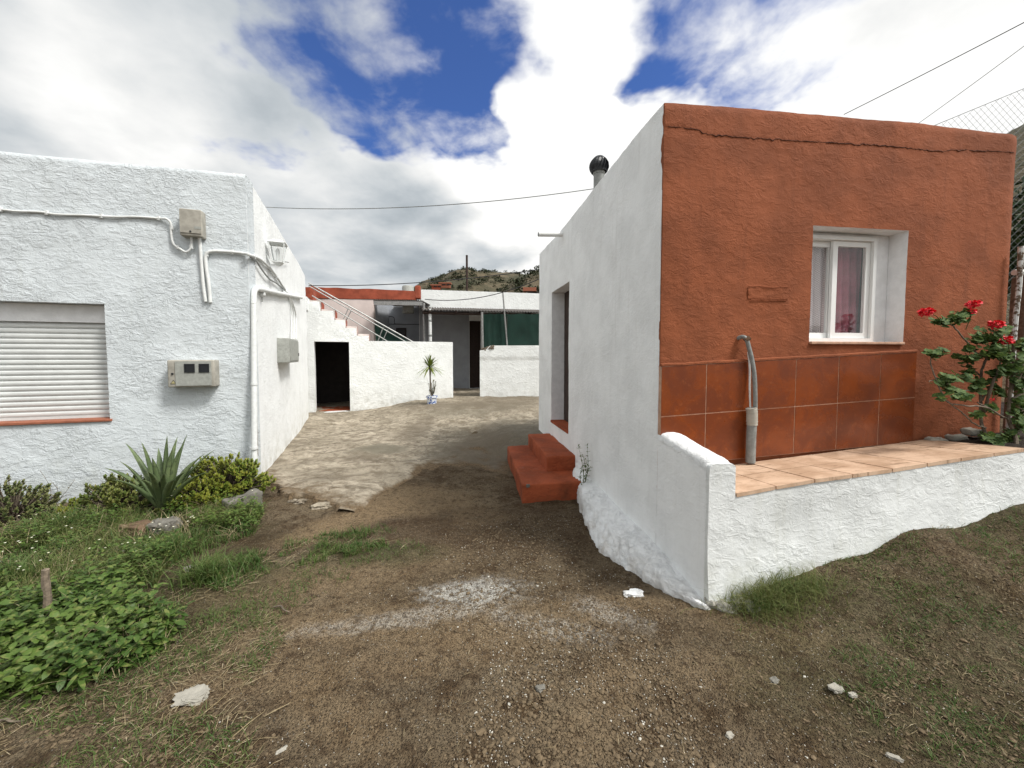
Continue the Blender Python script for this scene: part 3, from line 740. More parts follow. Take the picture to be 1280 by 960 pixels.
# broken cement lump under the corner
mb = MB(); 
for (px, py, r_, h_) in ((893, 757, .05, .035), (908, 760, .05, .025), (925, 757, .045, .03), (940, 760, .04, .015), (900, 750, .05, .05), (915, 765, .03, .01)):
    p = on_ground(px, py); c = [p + V((x, y, z)) for z in (-.04, h_) for (x, y) in ((-r_, -r_ * .6), (r_, -r_ * .6), (r_, r_ * .6), (-r_, r_ * .6))]
    mb.soft(c, .015, 3, .024, 22)
mb.obj('crumbled_footing', M['rubble'], T)
# ------------------------------------------------------------------ front steps
ST = thing('front_steps', 'two chunky red-painted steps below the alley doorway of the terracotta house', 'steps', (RC[0] + RV[0] * 2.3, RC[1] + RV[1] * 2.3, 0))
def stepbox(nm, near, far, outn, outf, ztn, ztf, zb):
    P = lambda o, v, z: V((RC[0] + NS[0] * o + RV[0] * v, RC[1] + NS[1] * o + RV[1] * v, z))
    c = [P(-.02, near, zb), P(-.02, far, zb), P(outf, far, zb), P(outn, near, zb), P(-.02, near, ztn), P(-.02, far, ztf), P(outf, far, ztf), P(outn, near, ztn)]
    mb = MB(); mb.soft(c, .022, 5, .010, 7); return mb.obj(nm, M['step_red'], ST, angle=60)
outd = lambda p: uv(p, RC, NS)
A_ = rside(720, 570); B_ = rside(735, 606)
vn1 = vR(A_); zu = A_.z
q = atZ(660, 543, zu); p1 = atZ(683, 570, zu)
vn2 = vR(atZ(690, 604, .11)); q2 = atZ(634, 558, .11); p2 = atZ(653, 606, .11)
stepbox('upper_step', (vn1 + vR(p1)) / 2, vR(q), outd(p1), outd(q), zu, zu + .01, -.3)
lw = stepbox('lower_step', (vR(p2)) , vR(q2), outd(p2), outd(q2), .11, .12, -.4)
# chipped corner
p = atZ(660, 606, .112); mb = MB(); c = [p + V((x, y, z)) for z in (-.03, .003) for (x, y) in ((-.02, -.002), (.02, -.004), (.016, .02), (-.018, .026))]; mb.soft(c, .004, 3, .008, 30); mb.obj('chipped_patch', M['stone'], ST)
# ------------------------------------------------------------------ roof vent, spout, drain
vb = atY(744, 236, 4.55); VT = thing('chimney_vent', 'dark turbine cowl on a grey pipe rising behind the pale side wall', 'chimney vent', (vb.x, vb.y, vb.z))
k_ = 4.55 / 480
p0 = atY(742, 240, 4.55); p1 = atY(751, 217, 4.55); cx_ = (p0.x + p1.x) / 2 + .02
zt_ = atY(750, 196, 4.55).z; zn = atY(750, 216, 4.55).z; r0 = 6.5 * k_
MB().lathe((cx_, 4.55, 0), [(r0, zn - 1.0), (r0, zn - .02), (r0 * 1.12, zn - .02), (r0 * 1.12, zn + .005), (.01, zn + .006)], 24).obj('flue_pipe', M['pipe_grey'], VT)
mb = MB(); rr = 12 * k_; hh = zt_ - zn
for k in range(18):   # curved louvres
    a0_ = 2 * math.pi * k / 18
    for j in range(8):
        t0, t1 = j / 8, (j + 1) / 8
        def pt(t, da, sc):
            r_ = rr * sc * math.sin(math.pi * (.22 + .72 * t)) ** .6; a = a0_ + da + t * .5
            return V((cx_ + r_ * math.cos(a), 4.55 + r_ * math.sin(a), zn + hh * t))
        mb.quad(pt(t0, 0, 1), pt(t0, .30, .86), pt(t1, .30, .86), pt(t1, 0, 1))
mb.lathe((cx_, 4.55, 0), [(rr * .78, zn + .004), (rr * .86, zn + hh * .4), (rr * .7, zn + hh * .8), (rr * .1, zt_ - .012)], 24)
mb.lathe((cx_, 4.55, 0), [(rr * .62, zt_ - .025), (rr * .45, zt_ - .005), (.001, zt_)], 24)
mb.obj('turbine_cowl', M['black'], VT)
a = rside(703, 293); b = rside(703, 293) + V((NS[0], NS[1], 0)) * .33 + V((0, 0, -.012))
SP = thing('roof_spout', 'short white pipe jutting from the top of the pale side wall above the doorway', 'spout', tuple(a))
mb = MB(); mb.tube([a - V((NS[0], NS[1], 0)) * .03, b], .032, 16, caps=False); mb.tube([a, b], .026, 16); mb.obj('spout_pipe', M['white_metal'], SP)
MB().tube([b + V((NS[0], NS[1], 0)) * .001, b + V((NS[0], NS[1], 0)) * .004], .024, 16).obj('pipe_mouth', M['black'], SP)
# drain on the terrace
base = rfront(938, 576, .07); DR = thing('drain_pipe', 'grey waste pipe with taped joint rising from the terrace against the brown tiles', 'drain pipe', tuple(base))
path = [rfront(938, 578, .065), rfront(939, 545, .065), rfront(940, 528, .065)]
MB().tube(path, .032, 16).obj('wide_pipe', M['pipe_grey'], DR)
mb = MB(); pth = smooth_path([rfront(940, 531, .065), rfront(940, 524, .066), rfront(940, 516, .067), rfront(939, 510, .066)], 6)
mb.tube(pth, [.036 + .004 * noise.noise(V((i * .9, 0, 0))) for i in range(len(pth))], 16); mb.obj('taped_joint', M['beige_box'], DR)
pth = smooth_path([rfront(944, 514, .067), rfront(944, 495, .07), rfront(943, 470, .065), rfront(940, 450, .055), rfront(936, 434, .045), rfront(933, 424, .04), rfront(928, 421, .02), rfront(922, 423, -.01)], 6)
MB().tube(pth, .0145, 12).obj('narrow_pipe', M['pipe_grey'], DR)
pth = smooth_path([rfront(938, 512, .05), rfront(937, 485, .035), rfront(937, 460, .03), rfront(935, 440, .03)], 5)
MB().tube(pth, .006, 8).obj('thin_tube', M['pipe_white'], DR)
a = rfront(934, 424, .04)
MB().tube([a + V((-.012, -.0, -.01)), a + V((.012, 0, .012))], .02, 12).obj('pipe_elbow', M['rust'], DR)
# ------------------------------------------------------------------ white house on the left
LH = thing('white_house', 'low flat-roofed white rendered house with a closed roller shutter, on the left', 'house', (LC[0], LC[1], 0))
uL = lambda p: uv(p, LC, LU)
vL = lambda p: uv(p, LC, LV)
lt = pl([(-9, lfront(0, 188).z + .05)] + [(uL(lfront(x, y)), lfront(x, y).z) for x, y in ((0, 188), (150, 203), (305, 217))])
su1 = uL(lfront(134, 450)); su0 = uL(lfront(-36, 450)); sz1 = lfront(100, 379).z; sz0 = (lfront(130, 524).z + lfront(10, 529).z) / 2
def dl(u, z):
    d = .006 * fb(u, z, 32, 1.7) + .0018 * max(-.2, fb(u, z * 1.6, 35, 9, 5)) + .0006 * fb(u, z, 38, 30, 3)
    if z > lt(u) - .04: d -= .02 * ((z - lt(u) + .04) / .04) ** 2
    return d
uO = [u for u in (-2.4,)]
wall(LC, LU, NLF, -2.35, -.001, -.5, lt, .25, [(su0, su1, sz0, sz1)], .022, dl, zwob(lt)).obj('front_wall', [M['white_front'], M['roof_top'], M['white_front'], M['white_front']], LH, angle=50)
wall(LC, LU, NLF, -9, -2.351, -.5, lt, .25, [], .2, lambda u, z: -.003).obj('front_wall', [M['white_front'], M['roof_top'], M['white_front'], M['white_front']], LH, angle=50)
vfl = vL(lside(383, 400))
sT = pl([(vL(lside(x, y)), lside(x, y).z) for x, y in ((307, 218), (340, 273), (365, 315), (384, 349))])
def dls(v, z): return (.010 * fb(v, z, 52, .9) + .002 * fb(v, z, 55, 12)) * min(1, v / .3)
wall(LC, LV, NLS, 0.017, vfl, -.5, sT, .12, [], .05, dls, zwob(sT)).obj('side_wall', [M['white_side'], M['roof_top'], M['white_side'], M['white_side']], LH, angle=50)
L3 = lambda u, v, z: V((LC[0] + LU[0] * u + LV[0] * v, LC[1] + LU[1] * u + LV[1] * v, z))
OBL = (LC[0] + LV[0] * vfl, LC[1] + LV[1] * vfl)
wall(OBL, LU, LV, -8.8, -.26, -.5, sT(vfl) - .01, .25, [], .4).obj('back_wall', [M['white_side']] * 4, LH)
mb = MB(); mb.hexa([L3(-8.9, .2, lt(-2) - .4), L3(-.2, .2, lt(0) - .4), L3(-.2, vfl - .2, sT(vfl) - .3), L3(-8.9, vfl - .2, sT(vfl) - .3), L3(-8.9, .2, lt(-2) - .25), L3(-.2, .2, lt(0) - .25), L3(-.2, vfl - .2, sT(vfl) - .15), L3(-8.9, vfl - .2, sT(vfl) - .15)])
mb.obj('roof', M['roof_top'], LH, smooth=False)
# shutter
sh = thing('x', '', '', (0, 0, 0)); bpy.data.objects.remove(sh)
zbx = lfront(60, 401).z
def Lb(mb, u0, u1, w0, w1, z0, z1, mi=0): return mb.fbox(LC, LU, NLF, u0, u1, w0, w1, z0, z1, mi)
M['slat'] = simple('ivory_slat', (.62, .64, .63), .5, .12, 6, .1)
mb = MB(); Lb(mb, su0 + .003, su1 - .003, -.20, -.115, zbx, sz1 - .004); 
wb = mb.obj('shutter_box', M['reveal'], LH, smooth=False)
mb = MB(); z = sz0 + .03; pit = .052
prof = [(0, 0), (.006, .006), (.011, .018), (.011, .034), (.006, .044), (0, .048), (-.004, .052)]
while z < zbx - .01:
    for (w0, h0), (w1, h1) in zip(prof, prof[1:]):
        if z + h1 > zbx: break
        a = [V((LC[0] + LU[0] * u + NLF[0] * (w - .150), LC[1] + LU[1] * u + NLF[1] * (w - .150), z + h)) for u, w, h in ((su0 + .03, w0, h0), (su1 - .03, w0, h0), (su1 - .03, w1, h1), (su0 + .03, w1, h1))]
        mb.quad(*a)
    z += pit
Lb(mb, su0 + .03, su1 - .03, -.165, -.155, sz0 + .02, zbx)
Lb(mb, su0 + .03, su1 - .03, -.160, -.140, sz0 + .004, sz0 + .03)
shu = mb.obj('roller_shutter', M['slat'], LH, angle=25)
mb = MB(); Lb(mb, su0 + .002, su0 + .032, -.18, -.12, sz0 + .002, zbx - .001); mb.obj('shutter_rail', M['white_metal'], LH, smooth=False); mb = MB(); Lb(mb, su1 - .032, su1 - .002, -.18, -.12, sz0 + .002, zbx - .001)
mb.obj('shutter_rail', M['white_metal'], LH, smooth=False)
mb = MB(); mb.soft([V((LC[0] + LU[0] * u + NLF[0] * w, LC[1] + LU[1] * u + NLF[1] * w, z)) for z in (sz0 - .022, sz0 + .003) for u, w in ((su0 - .03, -.18), (su1 + .02, -.18), (su1 + .02, .018), (su0 - .03, .018))], .006, 4, .002)
mb.obj('window_sill', M['terracotta'], LH)
# ------------------------------------------------------------------ fixtures on the left house
def P_(fn, pts): return [fn(x, y, o) for x, y, o in pts]
# upper box
def wallbox(fn, O, U, W, x0, x1, y0, y1, dep_, mb, mi=0, r=.012, back=-.01):
    a = fn(x0, (y0 + y1) / 2, dep_); b = fn(x1, (y0 + y1) / 2, dep_); c = fn((x0 + x1) / 2, y0, dep_); d = fn((x0 + x1) / 2, y1, dep_)
    u0, u1 = uv(a, O, U), uv(b, O, U)
    P = lambda u, w, z: V((O[0] + U[0] * u + W[0] * w, O[1] + U[1] * u + W[1] * w, z))
    mb.soft([P(u0, back, d.z), P(u1, back, d.z), P(u1, dep_, d.z), P(u0, dep_, d.z), P(u0, back, c.z), P(u1, back, c.z), P(u1, dep_, c.z), P(u0, dep_, c.z)], r, 1, .001)
    return u0, u1, d.z, c.z
mb = MB(); u0, u1, z0, z1 = wallbox(lfront, LC, LU, NLF, 224, 252, 261, 295, .10, mb)
JB = thing('junction_box', 'weathered beige cable box high on the white front, with conduits below it', 'junction box', tuple(L3(u0, 0, z0)))
jb = mb.obj('box_body', M['beige_box'], JB)
mb = MB(); Lb(mb, u0 + .006, u1 - .004, .101, .108, z0 + .03, z1 - .012); jl = mb.obj('box_cover', M['beige_box'], JB, smooth=False)
mb = MB(); Lb(mb, u0 + .13, u0 + .19, .109, .1105, z0 + .075, z0 + .10); mb.obj('maker_plate', M['grey_box'], jl, smooth=False)
mb = MB(); mb.tube([L3((u0 + u1) / 2, 0, z0 + .045) + V((NLF[0], NLF[1], 0)) * .105, L3((u0 + u1) / 2, 0, z0 + .045) + V((NLF[0], NLF[1], 0)) * .113], .009, 10); mb.obj('cover_screw', M['black'], JB)
# meter box
mb = MB(); u0, u1, z0, z1 = wallbox(lfront, LC, LU, NLF, 209, 268, 450, 484, .13, mb)
MT = thing('meter_box', 'grey electricity meter cabinet with two small dark windows on the white front', 'meter box', tuple(L3(u0, 0, z0)))
mb.obj('cabinet', M['beige_box'], MT)
wd = u1 - u0; hd = z1 - z0
mb = MB(); Lb(mb, u0 + wd * .175, u1 - wd * .06, .131, .139, z0 + hd * .06, z1 - hd * .05)
md = mb.obj('cabinet_door', M['grey_box'], MT, smooth=False)
for f_ in (.37, .68):
    mb = MB(); frame_rect(mb, LC, LU, NLF, u0 + wd * f_, u0 + wd * (f_ + .22), z0 + hd * .54, z0 + hd * .86, .1395, .146, .010)
    mb.obj('window_rim', M['black'], md, smooth=False)
    mb = MB(); Lb(mb, u0 + wd * f_ + .0105, u0 + wd * (f_ + .22) - .0105, .1392, .142, z0 + hd * .54 + .0105, z0 + hd * .86 - .0105)
    mb.obj('meter_window', M['black'], md, smooth=False)
mb = MB(); mb.tube([L3(u0 + wd * .11, 0, z0 + hd * .5) + V((NLF[0], NLF[1], 0)) * .13, L3(u0 + wd * .11, 0, z0 + hd * .5) + V((NLF[0], NLF[1], 0)) * .14], .010, 12); mb.obj('lock', M['black'], MT)
mb = MB(); c_ = (u0 + wd * .12, z0 + hd * .12); s_ = .028
tri = [(c_[0] - s_, c_[1]), (c_[0] + s_, c_[1]), (c_[0], c_[1] + 1.6 * s_)]
PT = lambda u, z, w: V((LC[0] + LU[0] * u + NLF[0] * w, LC[1] + LU[1] * u + NLF[1] * w, z))
mb.add([PT(u, z, .1315) for u, z in tri], [(0, 1, 2)]); mb.obj('warning_triangle', M['black'], MT, smooth=False)
M['yel'] = simple('faded_yellow', (.42, .38, .20), .7, .2)
mb = MB(); tri2 = [(c_[0] - s_ * .7, c_[1] + .006), (c_[0] + s_ * .7, c_[1] + .006), (c_[0], c_[1] + 1.3 * s_)]
mb.add([PT(u, z, .1325) for u, z in tri2], [(0, 1, 2)]); mb.obj('warning_face', M['yel'], MT, smooth=False)
# cables on the front
def cable(nm, label, pts, r, m=M['pipe_white'], cat='cable', k=5, clips=0, group=None, clipm=None):
    pth = smooth_path(pts, k); o = thing(nm, label, cat, tuple(pth[0]), group)
    MB().tube(pth, r, 10).obj('sheath', m, o)
    if clips:
        for i in range(clips):
            q = pth[int((i + .5) * len(pth) / clips)]
            mb = MB(); mb.soft([q + V(d) * 1 for d in ((-.014, -.008, -r - .008), (.014, -.008, -r - .008), (.014, .012, -r - .008), (-.014, .012, -r - .008), (-.014, -.008, r + .012), (.014, -.008, r + .012), (.014, .012, r + .012), (-.014, .012, r + .012))], .003, 1, .001)
            mb.obj('clip', m, o)
    return o
cable('wall_cable', 'painted-over cable running level across the white front to the beige box', P_(lfront, [(-60, 258, .015), (0, 262, .015), (20, 264, .018), (50, 265, .013), (70, 268, .02), (105, 269, .015), (140, 271, .02), (170, 271, .014), (198, 273, .02), (209, 274, .03), (214, 281, .025), (214, 292, .02), (217, 305, .025), (225, 311, .03), (233, 315, .035), (239, 309, .04), (239, 296, .05)]), .011, clips=7)
cable('conduit', 'left of two white conduits dropping from the beige box', P_(lfront, [(249, 296, .05), (250, 306, .03), (252, 330, .022), (254, 355, .022), (257, 377, .02)]), .016, clips=2, group=None)
cable('conduit', 'white conduit rising beside the beige box and bending right along the corner to the lantern', P_(lfront, [(263, 378, .02), (261, 355, .022), (258, 335, .022), (257, 322, .022), (260, 316, .024), (268, 314, .026), (290, 315, .026), (306, 317, .03)]) + P_(lside, [(313, 319, .035), (325, 324, .02), (337, 335, .02), (347, 348, .02), (356, 362, .02)]), .017, clips=5)
cable('loose_cable', 'thin grey loose cables sagging below the white conduit on the alley side', P_(lside, [(313, 321, .03), (320, 326, .03), (328, 338, .03), (337, 349, .025), (347, 355, .025), (357, 364, .03)]), .010, M['pipe_grey'])
# down pipe and overflow
a = P_(lside, [(318, 640, .035), (318, 560, .035), (317.5, 450, .035), (317, 380, .035)])
b = P_(lside, [(317.5, 366, .035), (319, 362, .035), (323, 361, .035), (345, 366, .035), (377, 372, .035)])
DP = thing('downpipe', 'painted white downpipe at the alley corner with a level arm near the top', 'downpipe', tuple(a[0]))
MB().tube(a, .030, 16).obj('vertical_pipe', M['pipe_white'], DP)
MB().tube(smooth_path([a[-1]] + b[:3], 5) + b[3:], .030, 16).obj('level_pipe', M['pipe_white'], DP)
for y_ in (400, 480, 560):
    q = lside(317.6, y_, .035); MB().lathe(q, [(.031, -.012), (.036, -.012), (.036, .012), (.031, .012)], 16).obj('bracket', M['pipe_white'], DP)
# knob
q = lside(325, 368, .0); K = thing('cable_knob', 'small round white cable entry under the level pipe', 'wall knob', tuple(q))
n3 = V((NLS[0], NLS[1], 0))
MB().tube([q - n3 * .01, q + n3 * .04, q + n3 * .055, q + n3 * .06], [.032, .032, .024, .004], 14).obj('cap', M['pipe_white'], K)
MB().tube([q + n3 * .02, q + n3 * .02 + V((0, 0, -.09))], .006, 8).obj('drip_wire', M['pipe_grey'], K)
# lantern
q = lside(333, 315, .0); LN = thing('wall_lantern', 'white carriage lantern with clear panes high on the alley wall', 'wall lamp', tuple(q))
cz = .13; c3 = q + n3 * cz
s1 = V((LV[0], LV[1], 0))
Ht = .155; 
def ring(h, r_): return [c3 + n3 * (r_ * a_) + s1 * (r_ * b_) + V((0, 0, h)) for a_, b_ in ((-1, -1), (1, -1), (1, 1), (-1, 1))]
bot, tp_ = ring(-Ht * .8, .055), ring(Ht * .75, .092)
mb = MB()
for i in range(4): mb.tube([bot[i], tp_[i]], .008, 6); mb.tube([tp_[i], tp_[(i + 1) % 4]], .009, 6); mb.tube([bot[i], bot[(i + 1) % 4]], .008, 6)
mb.obj('lantern_frame', M['pipe_white'], LN)
mb = MB(); a_, b_ = ring(Ht * .75 + .004, .105), ring(Ht * 1.05, .05); mb.hexa(a_ + b_); mb.obj('lantern_cap', M['pipe_white'], LN, smooth=False); mb = MB(); mb.hexa(ring(-Ht * 1.1, .02) + ring(-Ht * .8, .058)); mb.obj('lantern_foot', M['pipe_white'], LN, smooth=False)
mb = MB()
for i in range(4):
    j = (i + 1) % 4; cc = c3; sh_ = lambda p: p + (V((cc.x, cc.y, p.z)) - p) * .06
    mb.quad(sh_(bot[i]), sh_(bot[j]), sh_(tp_[j]), sh_(tp_[i]))
mb.obj('lantern_pane', glass, LN, smooth=False)
MB().lathe(c3, [(.001, -.10), (.016, -.10), (.016, -.04), (.026, 0), (.020, .05), (.001, .06)], 12).obj('bulb', M['white_metal'], LN)
MB().tube([q - n3 * .01, q + n3 * .04 + V((0, 0, .02)), c3 + V((0, 0, Ht * 1.05))][0:1] + [q + n3 * .05 + V((0, 0, -.16)), c3 + V((0, 0, -Ht * 1.0))], .010, 8).obj('bracket', M['pipe_white'], LN)
RD = thing('wall_rod', 'thin grey rod sticking out beside the white lantern', 'rod', tuple(lside(341, 325)))
MB().tube([lside(340, 325, .04), lside(361, 328, .04)], .006, 8).obj('rod', M['steel'], RD)
# small cabinet at the far end of the side wall
mb = MB(); u0, u1, z0, z1 = wallbox(lside, LC, LV, NLS, 362, 373, 424, 453, .16, mb)
CB = thing('switch_box', 'grey switch cabinet at the far end of the white alley wall', 'switch box', tuple(lside(370, 440)))
mb.obj('cabinet', M['grey_box'], CB)
mb = MB(); mb.fbox(LC, LV, NLS, u0 + .03, u1 - .03, .161, .168, z0 + .03, z1 - .03); mb.obj('cabinet_door', M['grey_box'], CB, smooth=False)
mb = MB(); mb.fbox(LC, LV, NLS, u1 - .08, u1 - .05, .1685, .176, z0 + .10, z0 + .15); mb.obj('lock', M['black'], CB, smooth=False)
for k, (x_, r_) in enumerate(((364.5, .012), (367.5, .01), (370, .013))):
    cable('riser_cable', ['nearest', 'middle', 'farthest'][k] + ' of the thin white cables dropping into the grey switch cabinet', P_(lside, [(358 + k, 364 + k, .03), (362 + k, 374, .03), (x_, 395, .03), (x_, 424, .05)]), r_)
# pilaster strip under the cabinet
# iron stake leaning on the alley wall
a = on_ground(322, 600); b = lside(321, 518, .05); IR = thing('iron_stake', 'thin rusty iron stake with a small crossbar against the alley wall', 'iron stake', tuple(a))
MB().tube([a - V((0, 0, .1)), b], [.012, .006], 8).obj('stake', M['rust'], IR)
q = a + (b - a) * .72; MB().tube([q - s1 * .10, q + s1 * .07], .005, 6).obj('crossbar', M['steel'], IR)
# ------------------------------------------------------------------ courtyard stair wall
SW = thing('stair_wall', 'white courtyard wall with an outside stair climbing left over a dark doorway', 'stair', (SO[0], SO[1], 0))
uS = lambda p: uv(p, SO, SU)
prof = [(352, 376.7), (398.7, 376.7), (399, 388.5), (416.7, 388.5), (417, 400), (430.8, 400), (431.3, 410), (445.4, 410), (445.9, 419.7), (460.7, 419.7), (461.2, 429), (475, 429), (476, 437), (566, 437)]
pp = [(uS(stairw(x, y)), stairw(x, y).z) for x, y in prof]
usl = sorted(set(p[0] for p in pp)); st_f = pl(pp)
dU0, dU1 = uS(stairw(393.5, 470)), uS(stairw(437, 470)); dZ1 = stairw(415, 427).z; dZ0 = stairw(415, 515).z
def dsw(u, z): return .016 * fb(u, z, 62, 1.1) + .006 * fb(u, z, 65, 6)
wall(SO, SU, NSW, usl[0], usl[-1], -.5, st_f, .28, [(dU0, dU1, dZ0, dZ1)], .08, dsw, None, uedges=usl).obj('wall', [M['white_far']] * 2 + [M['white_far'], M['white_far']], SW, angle=45)
# treads and risers behind the wall face
mb = MB(); rs = MB()
tops = [(usl[0], stairw(385, 376.7).z)] + []
sp = [(399, 376.7, 388.5), (417, 388.5, 400), (431, 400, 410), (445.7, 410, 419.7), (461, 419.7, 429), (476, 429, 437)]
prev = None
for i, (x, yt, yb) in enumerate(sp):
    u = uS(stairw(x, yt)); zt = stairw(x, yt).z + .06; zb_ = stairw(x, yb).z + .05
    ul_ = usl[0] if i == 0 else uS(stairw(sp[i - 1][0], yt))
    mb.fbox(SO, SU, NSW, ul_ + .001, u + .02, -1.15, -.285, zt - .28, zt)
    rs.fbox(SO, SU, NSW, u + .021, u + .03, -1.15, -.285, zb_ - .02, zt - .002)
mb.obj('treads', M['pink_wall'], SW, smooth=False)
rs.obj('risers', M['red_paint'], SW, smooth=False)
# room behind the doorway
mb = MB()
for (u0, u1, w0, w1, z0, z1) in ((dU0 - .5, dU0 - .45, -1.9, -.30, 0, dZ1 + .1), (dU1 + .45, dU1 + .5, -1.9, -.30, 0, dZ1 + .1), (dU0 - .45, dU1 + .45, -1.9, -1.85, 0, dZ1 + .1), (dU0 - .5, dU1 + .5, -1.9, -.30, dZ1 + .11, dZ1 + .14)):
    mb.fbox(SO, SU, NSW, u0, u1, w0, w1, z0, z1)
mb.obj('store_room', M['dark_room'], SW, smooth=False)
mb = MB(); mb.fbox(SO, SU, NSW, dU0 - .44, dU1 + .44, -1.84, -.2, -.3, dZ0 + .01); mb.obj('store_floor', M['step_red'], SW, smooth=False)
mb = MB(); mb.fbox(SO, SU, NSW, dU0 - .12, dU1 + .05, -.05, .14, -.3, dZ0 - .01); mb.obj('door_slab', M['concrete'], SW, smooth=False)
# landing overhang against the house
mb = MB(); a = stairw(369, 366); zl = a.z
mb.fbox(SO, SU, NSW, uS(stairw(366, 370)), uS(stairw(385, 370)), -.9, .25, stairw(375, 388).z, stairw(375, 372).z); mb.obj('landing', M['white_far'], SW, smooth=False)
mb = MB(); mb.fbox(SO, SU, NSW, uS(stairw(386, 370)), uS(stairw(390, 370)), -1.1, -.29, stairw(386, 377).z, stairw(386, 355).z); mb.obj('landing_post', M['red_paint'], SW, smooth=False)
# railing
RL = thing('stair_railing', 'thin galvanised tube railing slanting down the outside stair', 'railing', tuple(stairw(533, 437, -.14)))
for nm, a, b, r_ in (('top_rail', (386, 354), (533, 437), .020), ('middle_rail', (386, 357.5), (524, 437), .014), ('bottom_rail', (390, 369.5), (503, 438), .014)):
    MB().tube([stairw(*a, -.14), stairw(*b, -.14)], r_, 8).obj(nm, M['steel'], RL)
for a, b in (((436, 384.5), (429.5, 398.6)), ((440, 386.5), (433, 400)), ((479, 409), (472, 427.5)), ((484.7, 412), (477, 429))):
    MB().tube([stairw(*a, -.14), stairw(*b, -.14)], .012, 8).obj('baluster', M['steel'], RL)
# ------------------------------------------------------------------ far low wall
lwo = atY(600, 497, 11.05); LWU = unit(1, .10); LWN = (LWU[1], -LWU[0])
lowf = lambda x, y, o=0: hit(x, y, (lwo.x + LWN[0] * o, lwo.y + LWN[1] * o), LWN)
uw = lambda p: uv(p, (lwo.x, lwo.y), LWU)
LW = thing('low_wall', 'chest-high white wall below the green netting, its left end chipped', 'wall', (lwo.x, lwo.y, 0))
zt0, zt1 = lowf(604, 438).z, lowf(640, 432).z
ltf = pl([(0, zt0), (uw(lowf(608, 436)), zt0 + .02), (uw(lowf(612, 434)), zt1), (9, zt1 + .05)])
wall((lwo.x, lwo.y), LWU, LWN, 0, 5, -.3, ltf, .2, [], .06, lambda u, z: .008 * fb(u, z, 72, 1.5) + .004 * fb(u, z, 75, 7) + (.02 if z > zt1 - .36 + .02 * noise.noise(V((u * 3, 0, 0))) else 0)).obj('wall', [M['white_far']] * 4, LW, angle=50)
mb = MB()
for i in range(9):
    p = lowf(604 + i * 1.6, 437 - i * .4, random.uniform(-.1, .02)); s_ = random.uniform(.03, .06)
    mb.soft([p + V((x * s_, y * s_, z * s_)) for z in (-1, 1) for x, y in ((-1, -1), (1, -1), (1, 1), (-1, 1))], .01, 2, .02, 20)
mb.obj('broken_end', M['bark'], LW)
# ------------------------------------------------------------------ far buildings
FU = unit(1, .2); FN = (FU[1], -FU[0])
fo = atY(524, 400, 14.0); FO = (fo.x, fo.y)
ff = lambda x, y, o=0: hit(x, y, (FO[0] + FN[0] * o, FO[1] + FN[1] * o), FN)
uFf = lambda p: uv(p, FO, FU)
FH = thing('far_house', 'long white house across the courtyard with a dark corrugated porch in front', 'house', (FO[0], FO[1], 0))
ft = lambda u: ff(524, 361).z + .0 * u
da, db = uFf(ff(587, 450)), uFf(ff(601, 450)); dzt = ff(594, 401).z
FD = wall(FO, FU, FN, 0, 9, -.2, ff(560, 363).z, .25, [(da, db, .3, dzt)], .2, lambda u, z: .01 * fb(u, z, 81, 1))
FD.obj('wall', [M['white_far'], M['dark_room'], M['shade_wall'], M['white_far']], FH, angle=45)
mb = MB(); mb.fbox(FO, FU, FN, 0.02, 9, .012, .03, -.2, ff(560, 388).z); 
wall((FO[0] + FN[0] * .03, FO[1] + FN[1] * .03), FU, FN, .02, da - .02, -.2, ff(560, 386).z, .015, [], .3).obj('shaded_wall_face', [M['shade_wall']] * 4, FH)  # grey sheet over the white wall stands for the porch shade
mb = MB(); mb.fbox(FO, FU, FN, da, db, -.2, -.15, .2, dzt); 
for k in range(3): mb.fbox(FO, FU, FN, da + .04 + k * .13, da + .07 + k * .13, -.15, -.13, .9, dzt - .05)
mb.obj('door', M['wood_door'], FH, smooth=False)
mb = MB(); mb.hexa([V((FO[0] + FU[0] * u - FN[0] * w_, FO[1] + FU[1] * u - FN[1] * w_, z)) for z in (2.9, 3.0) for u, w_ in ((.1, .25), (8.9, .25), (8.9, 4), (.1, 4))]); mb.obj('roof', M['roof_top'], FH, smooth=False)
mb = MB(); mb.fbox(FO, FU, FN, .0, .2, -4, -.26, -.2, 3.6); mb.fbox(FO, FU, FN, 8.8, 9, -4, -.26, -.2, 3.6); mb.fbox(FO, FU, FN, .21, 8.79, -4, -3.8, -.2, 3.6); mb.obj('rear_walls', M['white_far'], FH, smooth=False)
# porch roof, corrugated
def corr(mb, A, B, C, D, waves, amp, n=8):
    """A-B front edge, D-C back edge"""
    A, B, C, D = map(V, (A, B, C, D)); N = waves * n
    for s_, dz in ((0, 0), (1, -.012)):
        k = len(mb.v)
        for i in range(N + 1):
            t = i / N; w_ = amp * math.sin(t * waves * 2 * math.pi)
            mb.v.append(tuple(A.lerp(B, t) + V((0, 0, w_ + dz)))); mb.v.append(tuple(D.lerp(C, t) + V((0, 0, w_ + dz))))
        for i in range(N): mb.f.append((k + 2 * i, k + 2 * i + 2, k + 2 * i + 3, k + 2 * i + 1)); mb.m.append(0)
fw = 2.55
ea, eb = ff(527, 387, fw), ff(690, 390, fw); ba, bb = ff(527, 384, .03), ff(690, 386.5, .03)
eb.z = ea.z - .02
eb = V((FO[0] + FU[0] * 6.5 + FN[0] * fw, FO[1] + FU[1] * 6.5 + FN[1] * fw, ea.z)); bb = V((FO[0] + FU[0] * 6.5, FO[1] + FU[1] * 6.5, ba.z))
mb = MB(); corr(mb, ea, eb, bb, ba, 70, .018); mb.obj('porch_roof', M['roof_metal'], FH)
mb = MB(); mb.tube([ea + V((0, .12, -.075)), eb + V((0, .12, -.075))], .045, 6); 
